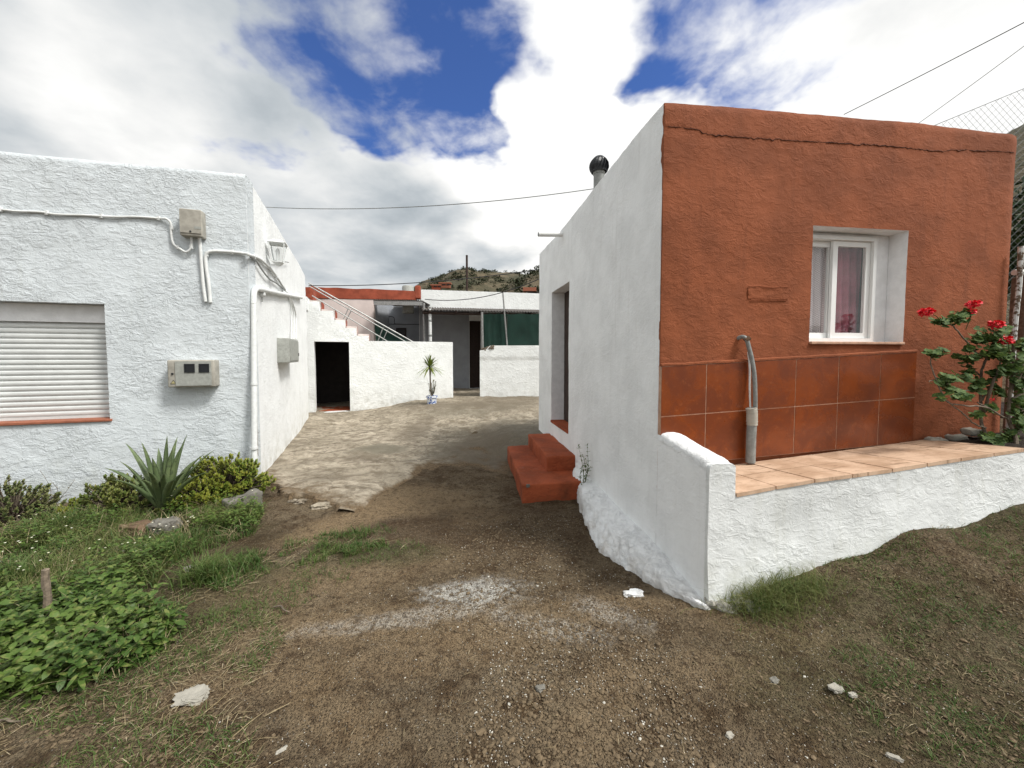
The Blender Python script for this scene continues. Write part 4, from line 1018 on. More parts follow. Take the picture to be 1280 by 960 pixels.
mb.obj('porch_beam', M['wood_door'], FH)
for i in range(8):
    t = (i + .3) / 8; MB().tube([ea.lerp(eb, t) + V((0, 0, -.045)), ba.lerp(bb, t) + V((0, 0, -.045))], .03, 6).obj('rafter', M['wood_door'], FH)
for nm, a, b, r_, m_ in (('porch_post', (537.5, 386), (537, 450), .048, 'pipe_white'),):
    p = ff(a[0], a[1], fw - .15); MB().tube([p, V((p.x, p.y, .1))], [r_, r_], 12).obj(nm, M[m_], FH)
    for z in (2.55, 2.1, 1.9): MB().lathe((p.x, p.y, z), [(.05, 0), (.062, .01), (.062, .05), (.05, .06)], 12).obj('post_collar', M['pipe_grey'], FH)
# left wing, pinkish with red parapet
LO = atY(385, 400, 12.4); LO = (LO.x - .8 * .995, LO.y - .08); WU = unit(1, .1); WN = (WU[1], -WU[0])
lf2 = lambda x, y, o=0: hit(x, y, (LO[0] + WN[0] * o, LO[1] + WN[1] * o), WN)
u2 = lambda p: uv(p, LO, WU)
WG = thing('courtyard_wing', 'pinkish wing behind the outside stair with a red-painted parapet', 'house', (LO[0], LO[1], 0))
ue = u2(lf2(467, 400))
wall(LO, WU, WN, -3, ue, -.2, lf2(430, 374).z, .25, [], .2, lambda u, z: .01 * fb(u, z, 91, 1)).obj('wall', [M['pink_wall']] * 4, WG)
ue2 = u2(lf2(520, 400))
par = pl([(-3, lf2(386, 358).z)] + [(u2(lf2(x, y)), lf2(x, y).z) for x, y in ((386, 358.5), (430, 360.5), (470, 361.5), (520, 364))])
wall((LO[0] + WN[0] * .02, LO[1] + WN[1] * .02), WU, WN, -3, ue2, lf2(430, 373.5).z + .003, par, .3, [], .12, lambda u, z: .02 * fb(u, z, 93, 2), lambda u, z: .03 * noise.noise(V((u * 2, 0, 0))) if z > lf2(430, 365).z else 0).obj('parapet', [M['red_paint']] * 4, WG, angle=50)
mb = MB(); mb.soft([P + V((0, 0, 0)) for z_ in (lf2(521, 373).z, lf2(521, 357).z) for P in (lambda z: [V((LO[0] + WU[0] * u + WN[0] * w_, LO[1] + WU[1] * u + WN[1] * w_, z)) for u, w_ in ((ue2 - .02, -.28), (ue2 + .14, -.28), (ue2 + .14, .03), (ue2 - .02, .03))])(z_)], .015, 2, .01); mb.obj('parapet_pier', M['red_paint'], WG)
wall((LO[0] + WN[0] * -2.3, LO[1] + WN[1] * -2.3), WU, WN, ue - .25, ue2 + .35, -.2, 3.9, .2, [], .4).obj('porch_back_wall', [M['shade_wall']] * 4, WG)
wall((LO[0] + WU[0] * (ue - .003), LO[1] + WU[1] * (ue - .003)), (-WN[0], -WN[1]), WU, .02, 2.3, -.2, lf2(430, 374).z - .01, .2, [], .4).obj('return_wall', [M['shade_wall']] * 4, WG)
bw = lambda x, y, o=.01: lf2(x, y, -2.3 + o)
a, b = bw(495, 410), bw(508, 424)
mb = MB(); c_ = (LO[0] + WN[0] * -2.3, LO[1] + WN[1] * -2.3)
frame_rect(mb, c_, WU, WN, uv(a, c_, WU), uv(b, c_, WU), b.z, a.z, .001, .03, .04); wf_ = mb.obj('window_frame', M['wood_door'], WG, smooth=False)
mb = MB(); mb.fbox(c_, WU, WN, uv(a, c_, WU) + .041, uv(b, c_, WU) - .041, .001, .01, b.z + .041, a.z - .041); mb.obj('pane', M['black'], wf_, smooth=False)
fo2 = .85
ea, eb = lf2(467, 376, fo2), lf2(528, 378.5, fo2); za = (ea.z + eb.z) / 2; ea.z = eb.z = za
ba = V((LO[0] + WU[0] * u2(ea) - WN[0] * 2.28, LO[1] + WU[1] * u2(ea) - WN[1] * 2.28, za + .28)); bb = V((LO[0] + WU[0] * u2(eb) - WN[0] * 2.28, LO[1] + WU[1] * u2(eb) - WN[1] * 2.28, za + .28))
mb = MB(); corr(mb, ea + V((0, 0, .05)), eb + V((0, 0, .05)), bb, ba, 22, .018); mb.obj('porch_roof', M['roof_metal'], WG)
mb = MB(); mb.fbox(LO, WU, WN, u2(ea), u2(eb), fo2 - .06, fo2 - .01, za - .10, za + .025); mb.obj('fascia', M['steel'], WG, smooth=False)
p = lf2(530, 400, fo2 - .05); MB().tube([V((p.x, p.y, za - .02)), V((p.x, p.y, 0))], .04, 10).obj('porch_post', M['steel'], WG)
mb = MB(); q = bw(492, 385.5, .15); mb.lathe(q, [(.001, -.05), (.035, -.03), (.045, .0), (.03, .03), (.02, .06)], 12); mb.obj('porch_bulb', M['white_metal'], WG)
mb = MB(); mb.tube(smooth_path([bw(474, 398), bw(484, 396), bw(492, 396.5), bw(493, 403), bw(494, 405)], 4), .012, 6); mb.tube([bw(476, 405), bw(527, 405.5)], .012, 6); mb.obj('porch_cable', M['wire'], WG)
# red lump and tank on the roof
tk = atY(510, 366, 13.5); TK = thing('roof_tank', 'small grey tank standing on the roof behind the red parapet', 'water tank', tuple(tk))
MB().lathe((tk.x, tk.y, 0), [(.2, 3.0), (.2, atY(510, 359, 13.5).z), (.17, atY(510, 357.5, 13.5).z), (.001, atY(510, 357, 13.5).z)], 16).obj('tank_body', M['grey_box'], TK)
# netting
NT_ = thing('shade_netting', 'dark green shade netting stretched above the chipped low wall', 'netting', tuple(lowf(604, 433, -.3)))
for x0, x1 in ((604, 633.2), (633.8, 700)):
    mb = MB(); nn = 24
    for j in range(7):
        for i in range(nn + 1):
            x = x0 + (x1 - x0) * i / nn; y = 392.5 + (437 - 392.5) * j / 6 + .5 * math.sin(i * .7)
            mb.v.append(tuple(lowf(x, y, -.26 + .05 * fb(i * .12, j * .3, x0, 1.2))))
    for j in range(6):
        for i in range(nn): a = j * (nn + 1) + i; mb.f.append((a, a + 1, a + nn + 2, a + nn + 1)); mb.m.append(0)
    mb.obj('net_panel', M['net'], NT_)
MB().tube([lowf(602.5, 390, -.2), lowf(603.5, 440, -.2)], .035, 8).obj('net_post', M['steel'], NT_)
MB().tube([lowf(628.5, 365, -.16), lowf(634, 432, -.16)], .022, 8).obj('leaning_pole', M['steel'], NT_)
RN = thing('railing_netting', 'green netting hung behind the lower end of the stair railing', 'netting', tuple(stairw(500, 437, -.2)))
mb = MB(); mb.quad(stairw(468, 403, -.22), stairw(531, 437.5, -.22), stairw(475, 439, -.22), stairw(470, 428, -.22)); mb.obj('net_panel', M['net'], RN)
# potted plant
g0 = on_ground(540, 507); k_ = g0.y / 480
PP = thing('potted_plant', 'spiky palm-like plant in a blue and white pot by the courtyard wall', 'potted plant', tuple(g0))
pm, pn = mat('blue_white_glaze'); vo = pn.n('ShaderNodeTexVoronoi', feature='DISTANCE_TO_EDGE', ins={'Vector': pn.G, 'Scale': 9.0}); nz_ = pn.tex(pn.G, 22, 3, .6, 1.5)
pn.out(pn.mix(pn.ramp(pn.m('ADD', nz_, pn.m('MULTIPLY', vo.outputs[0], .6)), .52, .56), (.03, .10, .38), (.72, .76, .80)), .25, None, .5)
zb_ = g0.z - .02
MB().lathe((g0.x, g0.y, zb_), [(.001, 0), (5.4 * k_, 0), (6.3 * k_, 10 * k_), (6.6 * k_, 11 * k_), (7.4 * k_, 11.2 * k_), (7.4 * k_, 13.6 * k_), (6.6 * k_, 13.6 * k_), (6.4 * k_, 12 * k_), (.001, 12 * k_)], 24).obj('pot', pm, PP)
top_z = atY(537, 459, g0.y).z; tx = atY(537, 459, g0.y).x
stem = smooth_path([(g0.x, g0.y, zb_ + 12 * k_), (g0.x - .03, g0.y, zb_ + 25 * k_), (tx + .01, g0.y, top_z - .2), (tx, g0.y, top_z)], 5)
MB().tube(stem, .018, 8).obj('stem', M['bark'], PP)
mb = MB()
for i in range(120):
    a = random.uniform(0, 6.28); e = random.uniform(-.45, 1.45); d = V((math.cos(a) * math.cos(e), math.sin(a) * math.cos(e), math.sin(e)))
    mb.leaf(V((tx, g0.y, top_z - .03 + .06 * random.random())), d, (0, 0, 1), random.uniform(.34, .50), .028, .28, seg=3)
mb.obj('crown', M['yucca'], PP, angle=None)
mb = MB(); st_b = MB()
for i in range(9):
    a = random.uniform(0, 6.28); h = random.uniform(.15, .42); b = V((g0.x, g0.y, zb_ + 12 * k_)); t = b + V((math.cos(a) * .13 * (.4 + h), math.sin(a) * .1, h))
    st_b.tube([b, b.lerp(t, .5) + V((.02 * math.cos(a), 0, 0)), t], .006, 5)
    for j in range(16):
        f = random.uniform(.25, 1); p = b.lerp(t, f); d = V((random.gauss(0, 1), random.gauss(0, 1), random.uniform(-.2, 1)))
        mb.leaf(p, d, (0, 0, 1), .055, .032, 0)
mb.obj('lower_leaves', M['jade_dark'], PP, angle=None); st_b.obj('lower_stems', M['bark'], PP)
# pole and wires
pt_ = atY(583.5, 319, 18); PL = thing('utility_pole', 'thin dark pole standing up behind the white roof, in front of the hill', 'pole', (pt_.x, pt_.y, .3))
MB().tube([V((pt_.x, pt_.y, .2)), pt_], .05, 8).obj('pole', M['wood_door'], PL); 
def wire(label, a, b, sag, r=.006, m=None):
    pts = [a.lerp(b, t / 16) - V((0, 0, sag * 4 * (t / 16) * (1 - t / 16))) for t in (range(17) if sag != .2 else [k / 4 for k in range(65)])]
    o = thing('overhead_wire', label, 'wire', tuple(a)); MB().tube(pts, r, 6).obj('strand', m or M['wire'], o)
wire('long thin wire crossing the sky from the white roof to the chimney vent', lside(333, 259, -.05), atY(742, 236, 4.6), .10, .005, M['pipe_grey'])
wire('dark wire from the stair railing across the red parapet to the right-hand wall', atY(386, 357, 9.4), atY(690, 334, 9.5), .13, .010)
wire('dark cable sagging across the white fascia in front of the porch', atY(531, 374, 11.4), atY(690, 341, 10.8), .28, .011)
wire('nearer of two wires passing over the terracotta roof at the upper right', atY(1055, 143, 6.5), atY(1055, 143, 6.5) + (atY(1300, 3, 4.4) - atY(1055, 143, 6.5)) * 5, .2, .006)
wire('farther of two wires passing over the terracotta roof at the upper right', atY(1147, 155, 6.5), atY(1147, 155, 6.5) + (atY(1300, 30, 5.0) - atY(1147, 155, 6.5)) * 5, .2, .0045, M['pipe_grey'])
# chain-link fence behind the terracotta house
CF = thing('wire_fence', 'diamond wire mesh fence rising behind the terracotta roof', 'fence', (7, 6.4, .5))
fy = 6.4; xa, xb = atY(1165, 158, fy).x, atY(1345, 80, fy).x; zA, zB_ = atY(1165, 158, fy).z, atY(1345, 84, fy).z
topf = lambda x: zA + (zB_ - zA) * (x - xa) / (xb - xa)
mb = MB(); st = .085; zlow = 1.0
for sg in (1, -1):
    c = -8.0
    while c < 16:
        # z = sg*x + c  clipped to region
        pts = []
        for k in range(101):
            x = xa + (xb - xa) * k / 100; z = sg * (x - xa) + c
            if zlow < z < topf(x): pts.append(V((x, fy + .004 * sg, z)))
        if len(pts) > 1: mb.tube([pts[0], pts[-1]], .0022, 4, caps=False)
        c += st * 1.41
mb.obj('wire_mesh', M['fence_wire'], CF)
MB().tube([V((xa, fy, zA)), V((xb, fy, zB_))], .006, 6).obj('top_wire', M['fence_wire'], CF)
for x in (xa + .02, (xa + xb) / 2 + .6, xb - .02):
    MB().tube([V((x, fy + .05, .2)), V((x, fy + .05, topf(x)))], .022, 8).obj('fence_post', M['rust'], CF)
# corner pole at the right edge of the house
b = rfront(1268, 308, .04); b = b + V((.05, 0, 0)); CP = thing('corner_pipe', 'peeling white and rusty pipe standing at the right corner of the terracotta house', 'pipe', (b.x, b.y, .8))
pk, kn = mat('peeling_paint'); kn.out(kn.mix(kn.ramp(kn.tex(kn.G, 26, 6, .7), .48, .54), (.62, .62, .60), (.13, .09, .06)), .8, kn.bump(kn.tex(kn.G, 26, 6, .7), .5, .005))
MB().tube(smooth_path([b, b + V((.006, 0, -.3)), b + V((-.01, 0, -.7)), V((b.x - .015, b.y, .7))], 4), .016, 8).obj('pipe', pk, CP)
a = atY(1275, 345, 3.3); GP = thing('garden_post', 'squat white post with a level rail beyond the house corner', 'post', (a.x, a.y, .8))
mb = MB(); mb.soft([V((a.x + x, a.y + y, z)) for z in (.6, a.z) for x, y in ((0, -.05), (.12, -.05), (.12, .06), (0, .06))], .01, 2, .004); mb.obj('post', M['bark'], GP)
MB().tube([V((a.x - .05, a.y, a.z + .03)), V((a.x + .6, a.y, a.z + .03))], .025, 8).obj('rail', M['pipe_white'], GP)
# ------------------------------------------------------------------ hill
def hill(name, ridge, R0, R1, R2, mt, sd, n1=220, n2=60, zb=0):
    mb = MB(); f = pl(ridge); x0, x1 = ridge[0][0], ridge[-1][0]
    for i in range(n1 + 1):
        px = x0 + (x1 - x0) * i / n1; y = f(px); d = ray(px, y); a = V((d.x, d.y, 0)).normalized(); tan = d.z / V((d.x, d.y, 0)).length
        for j in range(n2 + 1):
            t = j / n2
            if t < .6: rr = R0 + (R1 - R0) * t / .6; k = math.sin(t / .6 * math.pi / 2) ** 1.2
            else: rr = R1 + (R2 - R1) * (t - .6) / .4; k = math.cos((t - .6) / .4 * math.pi / 2)
            p = a * rr; h = zb + max(0, (EYE + tan * R1 - zb)) * k
            h += k * (R1 * .012) * noise.fractal(V((p.x, p.y, sd * 9)) * (9 / R1), .8, 2.1, 5)
            mb.v.append((p.x, p.y, h - .3 * (j == 0)))
    for i in range(n1):
        for j in range(n2): a = i * (n2 + 1) + j; mb.f.append((a, a + 1, a + n2 + 2, a + n2 + 1)); mb.m.append(0)
    mb.obj(name, mt, angle=None, kind='structure'); return mb
hm, hn = mat('hillside'); 
a = hn.tex(hn.G, .09, 7, .65); b = hn.tex(hn.G, .5, 6, .7)
c = hn.mix(hn.ramp(a, .42, .58), (.12, .095, .058), (.06, .056, .032)); c = hn.mix(hn.ramp(b, .5, .62, 0, .8), c, (.04, .045, .022)); hn.out(c, .95, hn.bump(b, 1, .8))
hb = hill('hill', [(380, 440), (440, 420), (500, 378), (527, 359), (545, 352), (562, 345), (580, 342), (605, 344), (625, 348), (650, 349), (700, 352), (800, 350), (1000, 340), (1150, 320)], 60, 130, 230, hm, 1)
hb2 = hill('near_hill', [(600, 420), (625, 372), (640, 361), (655, 353), (674, 347), (720, 340), (800, 330), (1000, 300), (1200, 220), (1265, 180), (1300, 165), (1500, 120), (2200, 200)], 16, 45, 90, hm, 4, 200, 50, .8)
sc = MB()
for (hh, n_, sz, lo, hi) in ((hb, 2600, (.35, .95), 8, 37), (hb2, 2000, (.2, .55), 6, 31)):
    w_ = 61 if hh is hb else 51; N_ = len(hh.v) // w_
    for _ in range(n_):
        i = random.randrange(N_); j = random.randrange(lo, hi); x, y, z = hh.v[i * w_ + j]; s_ = random.uniform(*sz)
        if noise.noise(V((x, y, 0)) * .06) < -.15: continue
        vs = []; 
        for k in range(34):
            a = random.uniform(0, 6.28); e = random.uniform(-.2, 1.5); r_ = s_ * random.uniform(.7, 1.1)
            c = V((x + math.cos(a) * math.cos(e) * r_, y + math.sin(a) * math.cos(e) * r_, z + math.sin(e) * r_ * .8))
            sc.leaf(c, (random.gauss(0, 1), random.gauss(0, 1), random.gauss(0, 1)), (0, 0, 1), s_ * .45, s_ * .4, 0)
sc.obj('hill_scrub', M['scrub'], angle=None, kind='stuff')
# far houses on the hill
for i, (px, py, w_, h_, lab) in enumerate(((556, 356.5, 7, 3, 'tiny salmon house low on the far hillside, nearest the pole'), (545, 359, 6, 3, 'tiny orange-walled house at the left foot of the hill'), (662, 366, 5, 2.5, 'tiny tan shed at the foot of the right-hand slope'))):
    D_ = 75 if i < 2 else 26; p = atY(px, py, D_); k = D_ / 480
    o = thing('hillside_house', lab, 'house', tuple(p)); w2 = w_ * k * .9
    mb = MB(); mb.hexa([p + V((x, y, z)) for z in (-3 * k, h_ * k * .6) for x, y in ((-w2, 0), (w2, 0), (w2, w2), (-w2, w2))]); mb.obj('wall', M['red_paint'] if i == 1 else M['terracotta'] if i == 0 else M['roof_top'], o, smooth=False)
    mb = MB(); mb.hexa([p + V((x, y, z)) for z in (h_ * k * .6 + .01, h_ * k * .6 + .25) for x, y in ((-w2 - .2, -.2), (w2 + .2, -.2), (w2 + .2, w2 + .2), (-w2 - .2, w2 + .2))]); mb.obj('roof', M['terracotta'], o, smooth=False)
    mb = MB()
    for t in (-.5, .4): mb.hexa([p + V((w2 * t + x, -.05, z)) for z in (0, h_ * k * .35) for x in (0, .3)][:1] * 1 + [p + V((w2 * t + x, y, z)) for z, x, y in ((0, .6, -.05), (0, .6, .02), (0, 0, .02))] + [p + V((w2 * t + x, y, h_ * k * .4)) for x, y in ((0, -.05), (.6, -.05), (.6, .02), (0, .02))])
    mb.obj('window', M['black'], o, smooth=False)
# tree at the right edge
def tree(x, y, z0, h, r_, label, n_=7000):
    o = thing('leafy_tree', label, 'tree', (x, y, z0)); mb = MB()
    mb.tube([V((x, y, z0 - .2)), V((x + .1, y, z0 + h * .3)), V((x - .05, y + .1, z0 + h * .55))], [.16, .12, .07], 10)
    cl = []
    for i in range(26):
        a = random.uniform(0, 6.28); e = random.uniform(-.3, 1.4); R_ = r_ * random.uniform(.35, .95)
        c = V((x + math.cos(a) * math.cos(e) * R_, y + math.sin(a) * math.cos(e) * R_, z0 + h * .6 + math.sin(e) * R_ * .8)); cl.append((c, random.uniform(.35, .65) * r_ * .6))
        mb.tube(smooth_path([V((x, y, z0 + h * .35)), V((x, y, z0 + h * .5)).lerp(c, .5) + V((0, 0, -.1)), c], 3), [.06, .055, .05, .04, .03, .02, .01], 6)
    mb.obj('trunk', M['bark'], o); mb = MB()
    for i in range(n_):
        c, q = random.choice(cl); d = V((random.gauss(0, 1), random.gauss(0, 1), random.gauss(0, 1))).normalized()
        mb.leaf(c + d * q * random.uniform(.5, 1.05), (random.gauss(0, 1), random.gauss(0, 1), random.gauss(0, .6) - .2), d, .13, .07, .2)
    mb.obj('crown', M['tree'], o, angle=None)
tree(10.3, 7.2, 1.0, 4.0, 2.1, 'dense dark tree beyond the right corner of the terracotta house', 12000)
# ------------------------------------------------------------------ geranium
GE = thing('geranium', 'woody geranium with red flowers growing in the bed at the right end of the terrace', 'potted plant', tuple(rfront(1250, 548, .28))); GE['category'] = 'plant'
G_ = lambda x, y, o=.25: rfront(x, y, o)
br = [([(1270, 556, .34), (1268, 543, .32), (1260, 520, .30), (1263, 488, .3), (1267, 452, .3), (1266, 429, .3)], .013),
      ([(1240, 556, .24), (1227, 530, .22), (1225.5, 497, .22), (1227, 463, .22), (1235, 445, .24), (1242, 425, .25)], .011),
      ([(1235, 446, .23), (1221, 441, .26), (1207, 426, .28), (1191, 408, .3), (1176, 402, .3)], .007),
      ([(1261, 525, .3), (1247, 517, .33), (1222, 503, .36)], .007), ([(1247, 517, .33), (1232, 509, .36), (1198, 506, .38), (1182, 500, .38), (1169, 472, .36), (1163, 452, .34), (1166, 444, .34)], .006),
      ([(1232, 535, .25), (1218, 529, .3), (1205, 518, .34), (1195, 510, .36), (1180, 498, .38)], .006), ([(1226, 490, .22), (1200, 487, .28), (1185, 480, .32), (1172, 475, .34), (1161, 477, .36)], .005),
      ([(1227, 500, .22), (1240, 480, .28), (1247, 465, .3), (1252, 448, .3)], .008), ([(1226, 470, .22), (1214, 460, .2), (1205, 448, .18), (1196, 443, .18)], .006),
      ([(1263, 490, .3), (1275, 470, .33), (1285, 450, .35)], .007), ([(1262, 500, .3), (1280, 490, .25), (1300, 470, .2)], .008), ([(1230, 515, .22), (1236, 495, .28), (1243, 472, .3)], .012)]
st_b = MB()
for pts, r_ in br:
    p = smooth_path([G_(*q) for q in pts], 5); n_ = len(p); st_b.tube([q + V((random.gauss(0, .002), 0, random.gauss(0, .002))) for q in p], [r_ * (1 - .5 * i / n_) for i in range(n_)], 7)
st_b.obj('stems', M['bark'], GE)
def roundleaf(mb, c, n, r_, cup=.3):
    n = V(n).normalized(); x = n.cross(V((.3, .2, 1))).normalized(); y = n.cross(x); k = len(mb.v); mb.v.append(tuple(c)); N = 9; ph = random.uniform(0, 6.28)
    for i in range(N):
        a = ph + 5.6 * i / (N - 1); rr = r_ * (1 + .12 * (i % 2)) * random.uniform(.88, 1.08)
        mb.v.append(tuple(V(c) + (x * math.cos(a) + y * math.sin(a)) * rr + n * (cup * rr * (1 if i % 2 else .55))))
    for i in range(N - 1): mb.f.append((k, k + 1 + i, k + 2 + i)); mb.m.append(0)
mb = MB(); sb2 = MB()
for (x, y, o, rad, n_) in ((1180, 402, .3, 9, 9), (1190, 398, .3, 9, 9), (1201, 396, .3, 8, 8), (1207, 392, .3, 5, 4), (1168, 402, .3, 4, 3), (1166, 443, .34, 8, 8), (1176, 441, .34, 7, 6), (1200, 446, .2, 7, 5), (1215, 450, .24, 10, 10), (1222, 425, .26, 9, 8), (1230, 423, .26, 11, 13), (1243, 421, .27, 10, 14), (1247, 435, .28, 11, 14), (1237, 440, .27, 9, 10), (1256, 445, .3, 10, 14), (1214, 465, .22, 7, 5),
                           (1177, 475, .36, 8, 7), (1190, 474, .36, 9, 8), (1183, 484, .36, 7, 5), (1197, 492, .37, 9, 8), (1206, 498, .37, 7, 6), (1176, 497, .37, 5, 3), (1258, 462, .3, 10, 13), (1244, 468, .28, 9, 8), (1270, 460, .32, 11, 12), (1272, 480, .3, 10, 13), (1274, 500, .28, 11, 14), (1268, 515, .28, 10, 10), (1276, 530, .3, 12, 16), (1262, 545, .3, 10, 10), (1235, 549, .3, 8, 6), (1250, 553, .3, 9, 8), (1285, 440, .32, 14, 18), (1292, 470, .28, 16, 22), (1295, 510, .25, 18, 24), (1275, 430, .3, 9, 7), (1228, 478, .24, 6, 4), (1230, 545, .2, 8, 6), (1205, 470, .26, 8, 6), (1218, 485, .26, 8, 7), (1238, 510, .28, 8, 8), (1248, 490, .28, 9, 9), (1212, 437, .26, 8, 7), (1255, 412, .28, 8, 7), (1222, 520, .3, 7, 5)):
    for i in range(int(n_ * 2.5)):
        c = G_(x + random.gauss(0, rad * .5), y + random.gauss(0, rad * .38), o + random.gauss(0, .03))
        roundleaf(mb, c, (random.gauss(0, .5), -.5 + random.gauss(0, .4), .9), random.uniform(.014, .031))
        if i % 3 == 0: sb2.tube([G_(x, y + 5, o), c], .0016, 4, caps=False)
mb.v, k9 = mb.v, len(mb.v)
mb.add(sb2.v, sb2.f)
mb.obj('leaves', M['geranium'], GE, angle=None)
for (x, y, o, s_) in ((1158, 390, .30, 1.05), (1217, 380, .3, 1.0), (1213, 389, .3, .8), (1245, 405.5, .3, 1.1), (1257, 425, .3, 1.1), (1240, 499, .33, .35)):
    f = MB(); c = G_(x, y, o); R_ = .036 * s_
    for i in range(int(90 * s_) + 8):
        d = V((random.gauss(0, 1), random.gauss(0, 1), random.gauss(0, 1))).normalized(); d.z *= .62
        f.leaf(c + d * R_ * random.uniform(.45, .85), d + V((random.gauss(0, .3), random.gauss(0, .3), random.gauss(0, .3))), (random.gauss(0, 1), random.gauss(0, 1), 1), R_ * .55, R_ * .5, .1)
    fo_ = f.obj('flower_head', M['petal'], GE, angle=None)
    tgt = {1158: (1178, 404), 1217: (1207, 412), 1213: (1207, 412), 1245: (1240, 425), 1257: (1260, 440), 1240: (1240, 488)}[x]
    MB().tube(smooth_path([c, c.lerp(G_(*tgt, o), .5) + V((0, -.01, .01)), G_(*tgt, o)], 3), .0022, 5).obj('flower_stalk', M['geranium'], fo_)
# whitewashed stones edging the bed
for i, (x, y, s_, lab) in enumerate(((1170, 552, .06, 'pale stone nearest the brown tiles at the edge of the flower bed'), (1196, 547, .06, 'pale flat stone between two others along the foot of the orange wall'), (1215, 540, .055, 'greenish white stone nearest the geranium stems'), )):
    p = rfront(x, y, .07); o = MB(); o.soft([p + V((a * s_, b * s_ * .7, c * s_ * .45)) for c in (-1, 1) for a, b in ((-1, -1), (1, -1), (1, 1), (-1, 1))], .018, 2, .018, 18); o.obj('edging_stone', M['stone_white'], smooth=True, angle=60, label=lab, cat='stone', group='stones edging the flower bed')
c_ = tfront(1285, 574, -.1); mb = MB(); mb.soft([c_ + V((a, b, c)) for c in (-.06, .03) for a, b in ((-.16, -.09), (.3, -.09), (.3, .12), (-.16, .12))], .02, 3, .015, 9); mb.obj('edging_stone', M['stone_white'], label='broad whitewashed slab at the far right end of the terrace edge', cat='stone', group='stones edging the flower bed')
# ------------------------------------------------------------------ fast ground lookup
fx = np.arange(-6, 6.01, .05); fy_ = np.arange(.5, 12.01, .05); FXX, FYY = np.meshgrid(fx, fy_); FZZ = Gz(FXX, FYY)
def gf(x, y):
    i = min(max(int((x + 6) / .05), 0), len(fx) - 2); j = min(max(int((y - .5) / .05), 0), len(fy_) - 2)
    a = (x - fx[i]) / .05; b = (y - fy_[j]) / .05
    return float((FZZ[j, i] * (1 - a) + FZZ[j, i + 1] * a) * (1 - b) + (FZZ[j + 1, i] * (1 - a) + FZZ[j + 1, i + 1] * a) * b) + gdet(x, y)
def inpoly(x, y, P):
    c = False; n = len(P)
    for i in range(n):
        x1, y1 = P[i]; x2, y2 = P[i - 1]
        if (y1 > y) != (y2 > y) and x < (x2 - x1) * (y - y1) / (y2 - y1) + x1: c = not c
    return c
def gpoly(px): return [(p.x, p.y) for p in (on_ground(*q) for q in px)]
def scatter(P, n, thr=-9, sc=1.5, seed=0):
    xs = [p[0] for p in P]; ys = [p[1] for p in P]; k = 0; t = 0
    while k < n and t < n * 30:
        t += 1; x = random.uniform(min(xs), max(xs)); y = random.uniform(min(ys), max(ys))
        if not inpoly(x, y, P): continue
        if noise.noise(V((x * sc, y * sc, seed))) < thr: continue
        k += 1; yield x, y
def behind_wall(x, y): return (x - LC[0]) * NLF[0] + (y - LC[1]) * NLF[1] < .02
def blade(mb, x, y, h, w, lean, a=None, z=None):
    a = random.uniform(0, 6.28) if a is None else a; z = gf(x, y) - .006 if z is None else z; d = V((math.cos(a), math.sin(a), 0)); s = V((-d.y, d.x, 0)) * w * .5; k = len(mb.v)
    b = V((x, y, z)); yaw = random.uniform(-1, 1); s = V((s.x * math.cos(yaw) - s.y * math.sin(yaw), s.x * math.sin(yaw) + s.y * math.cos(yaw), 0))
    for t, ww in ((0, 1), (.4, .9), (.75, .6), (1, .08)):
        c = b + d * (lean * h * t * t) + V((0, 0, h * t * (1 - .25 * lean * t)))
        mb.v.append(tuple(c - s * ww)); mb.v.append(tuple(c + s * ww))
    for i in range(3): q = k + 2 * i; mb.f.append((q, q + 1, q + 3, q + 2)); mb.m.append(0)
GA = gpoly([(-40, 720), (-20, 680), (60, 655), (140, 650), (210, 640), (300, 632), (330, 640), (318, 668), (255, 690), (205, 715), (195, 735), (60, 755), (-60, 800)])
GB = gpoly([(190, 770), (200, 742), (262, 702), (330, 688), (400, 670), (470, 664), (486, 684), (420, 700), (330, 718), (290, 742), (235, 765)])
GC = gpoly([(-80, 790), (20, 765), (120, 742), (190, 768), (222, 790), (205, 818), (150, 850), (60, 872), (-80, 890)])
GD = gpoly([(1010, 700), (1120, 665), (1300, 640), (1500, 700), (1500, 900), (1300, 960), (1180, 960), (1080, 900), (1020, 830), (1120, 760), (1060, 720)])
GS = gpoly([(-150, 900), (60, 868), (200, 800), (330, 740), (360, 800), (300, 870), (330, 990), (-250, 1100)])
mb = MB()
for x, y in scatter(GA, 9000, -.35, 2, 1):
    if behind_wall(x, y): continue
    h = random.uniform(.05, .13) * (1 + .7 * noise.noise(V((x * 2, y * 2, 5)))); blade(mb, x, y, h, random.uniform(.003, .007), random.uniform(.2, 1.1))
for x, y in scatter(GB, 2600, -.02, 4.5, 2): blade(mb, x, y, random.uniform(.02, .08) * (1 + noise.noise(V((x * 5, y * 5, 0)))), random.uniform(.003, .006), random.uniform(.3, 1.2))
for x, y in scatter(GC, 2500, -.5, 3, 3): blade(mb, x, y, random.uniform(.04, .12), random.uniform(.003, .006), random.uniform(.3, 1.2))
for c_, n_, s_ in (((255, 725), 380, .16), ((70, 665), 300, .2), ((20, 730), 400, .22), ((205, 700), 250, .12)):   # taller tussocks
    p = on_ground(*c_)
    for i in range(n_): blade(mb, p.x + random.gauss(0, s_ * .4), p.y + random.gauss(0, s_ * .3), random.uniform(.10, .22), .006, random.uniform(.3, 1.3))
GE2 = gpoly([(130, 775), (330, 700), (480, 655), (540, 690), (430, 730), (300, 800), (200, 850)])
for x, y in scatter(GE2, 2600, -.1, 4, 21): blade(mb, x, y, random.uniform(.015, .05), random.uniform(.002, .004), random.uniform(.3, 1.4))
mb.obj('grass', M['grass'], angle=None, kind='stuff', label='lush green grass on the bank in front of the white house', )
mb = MB()
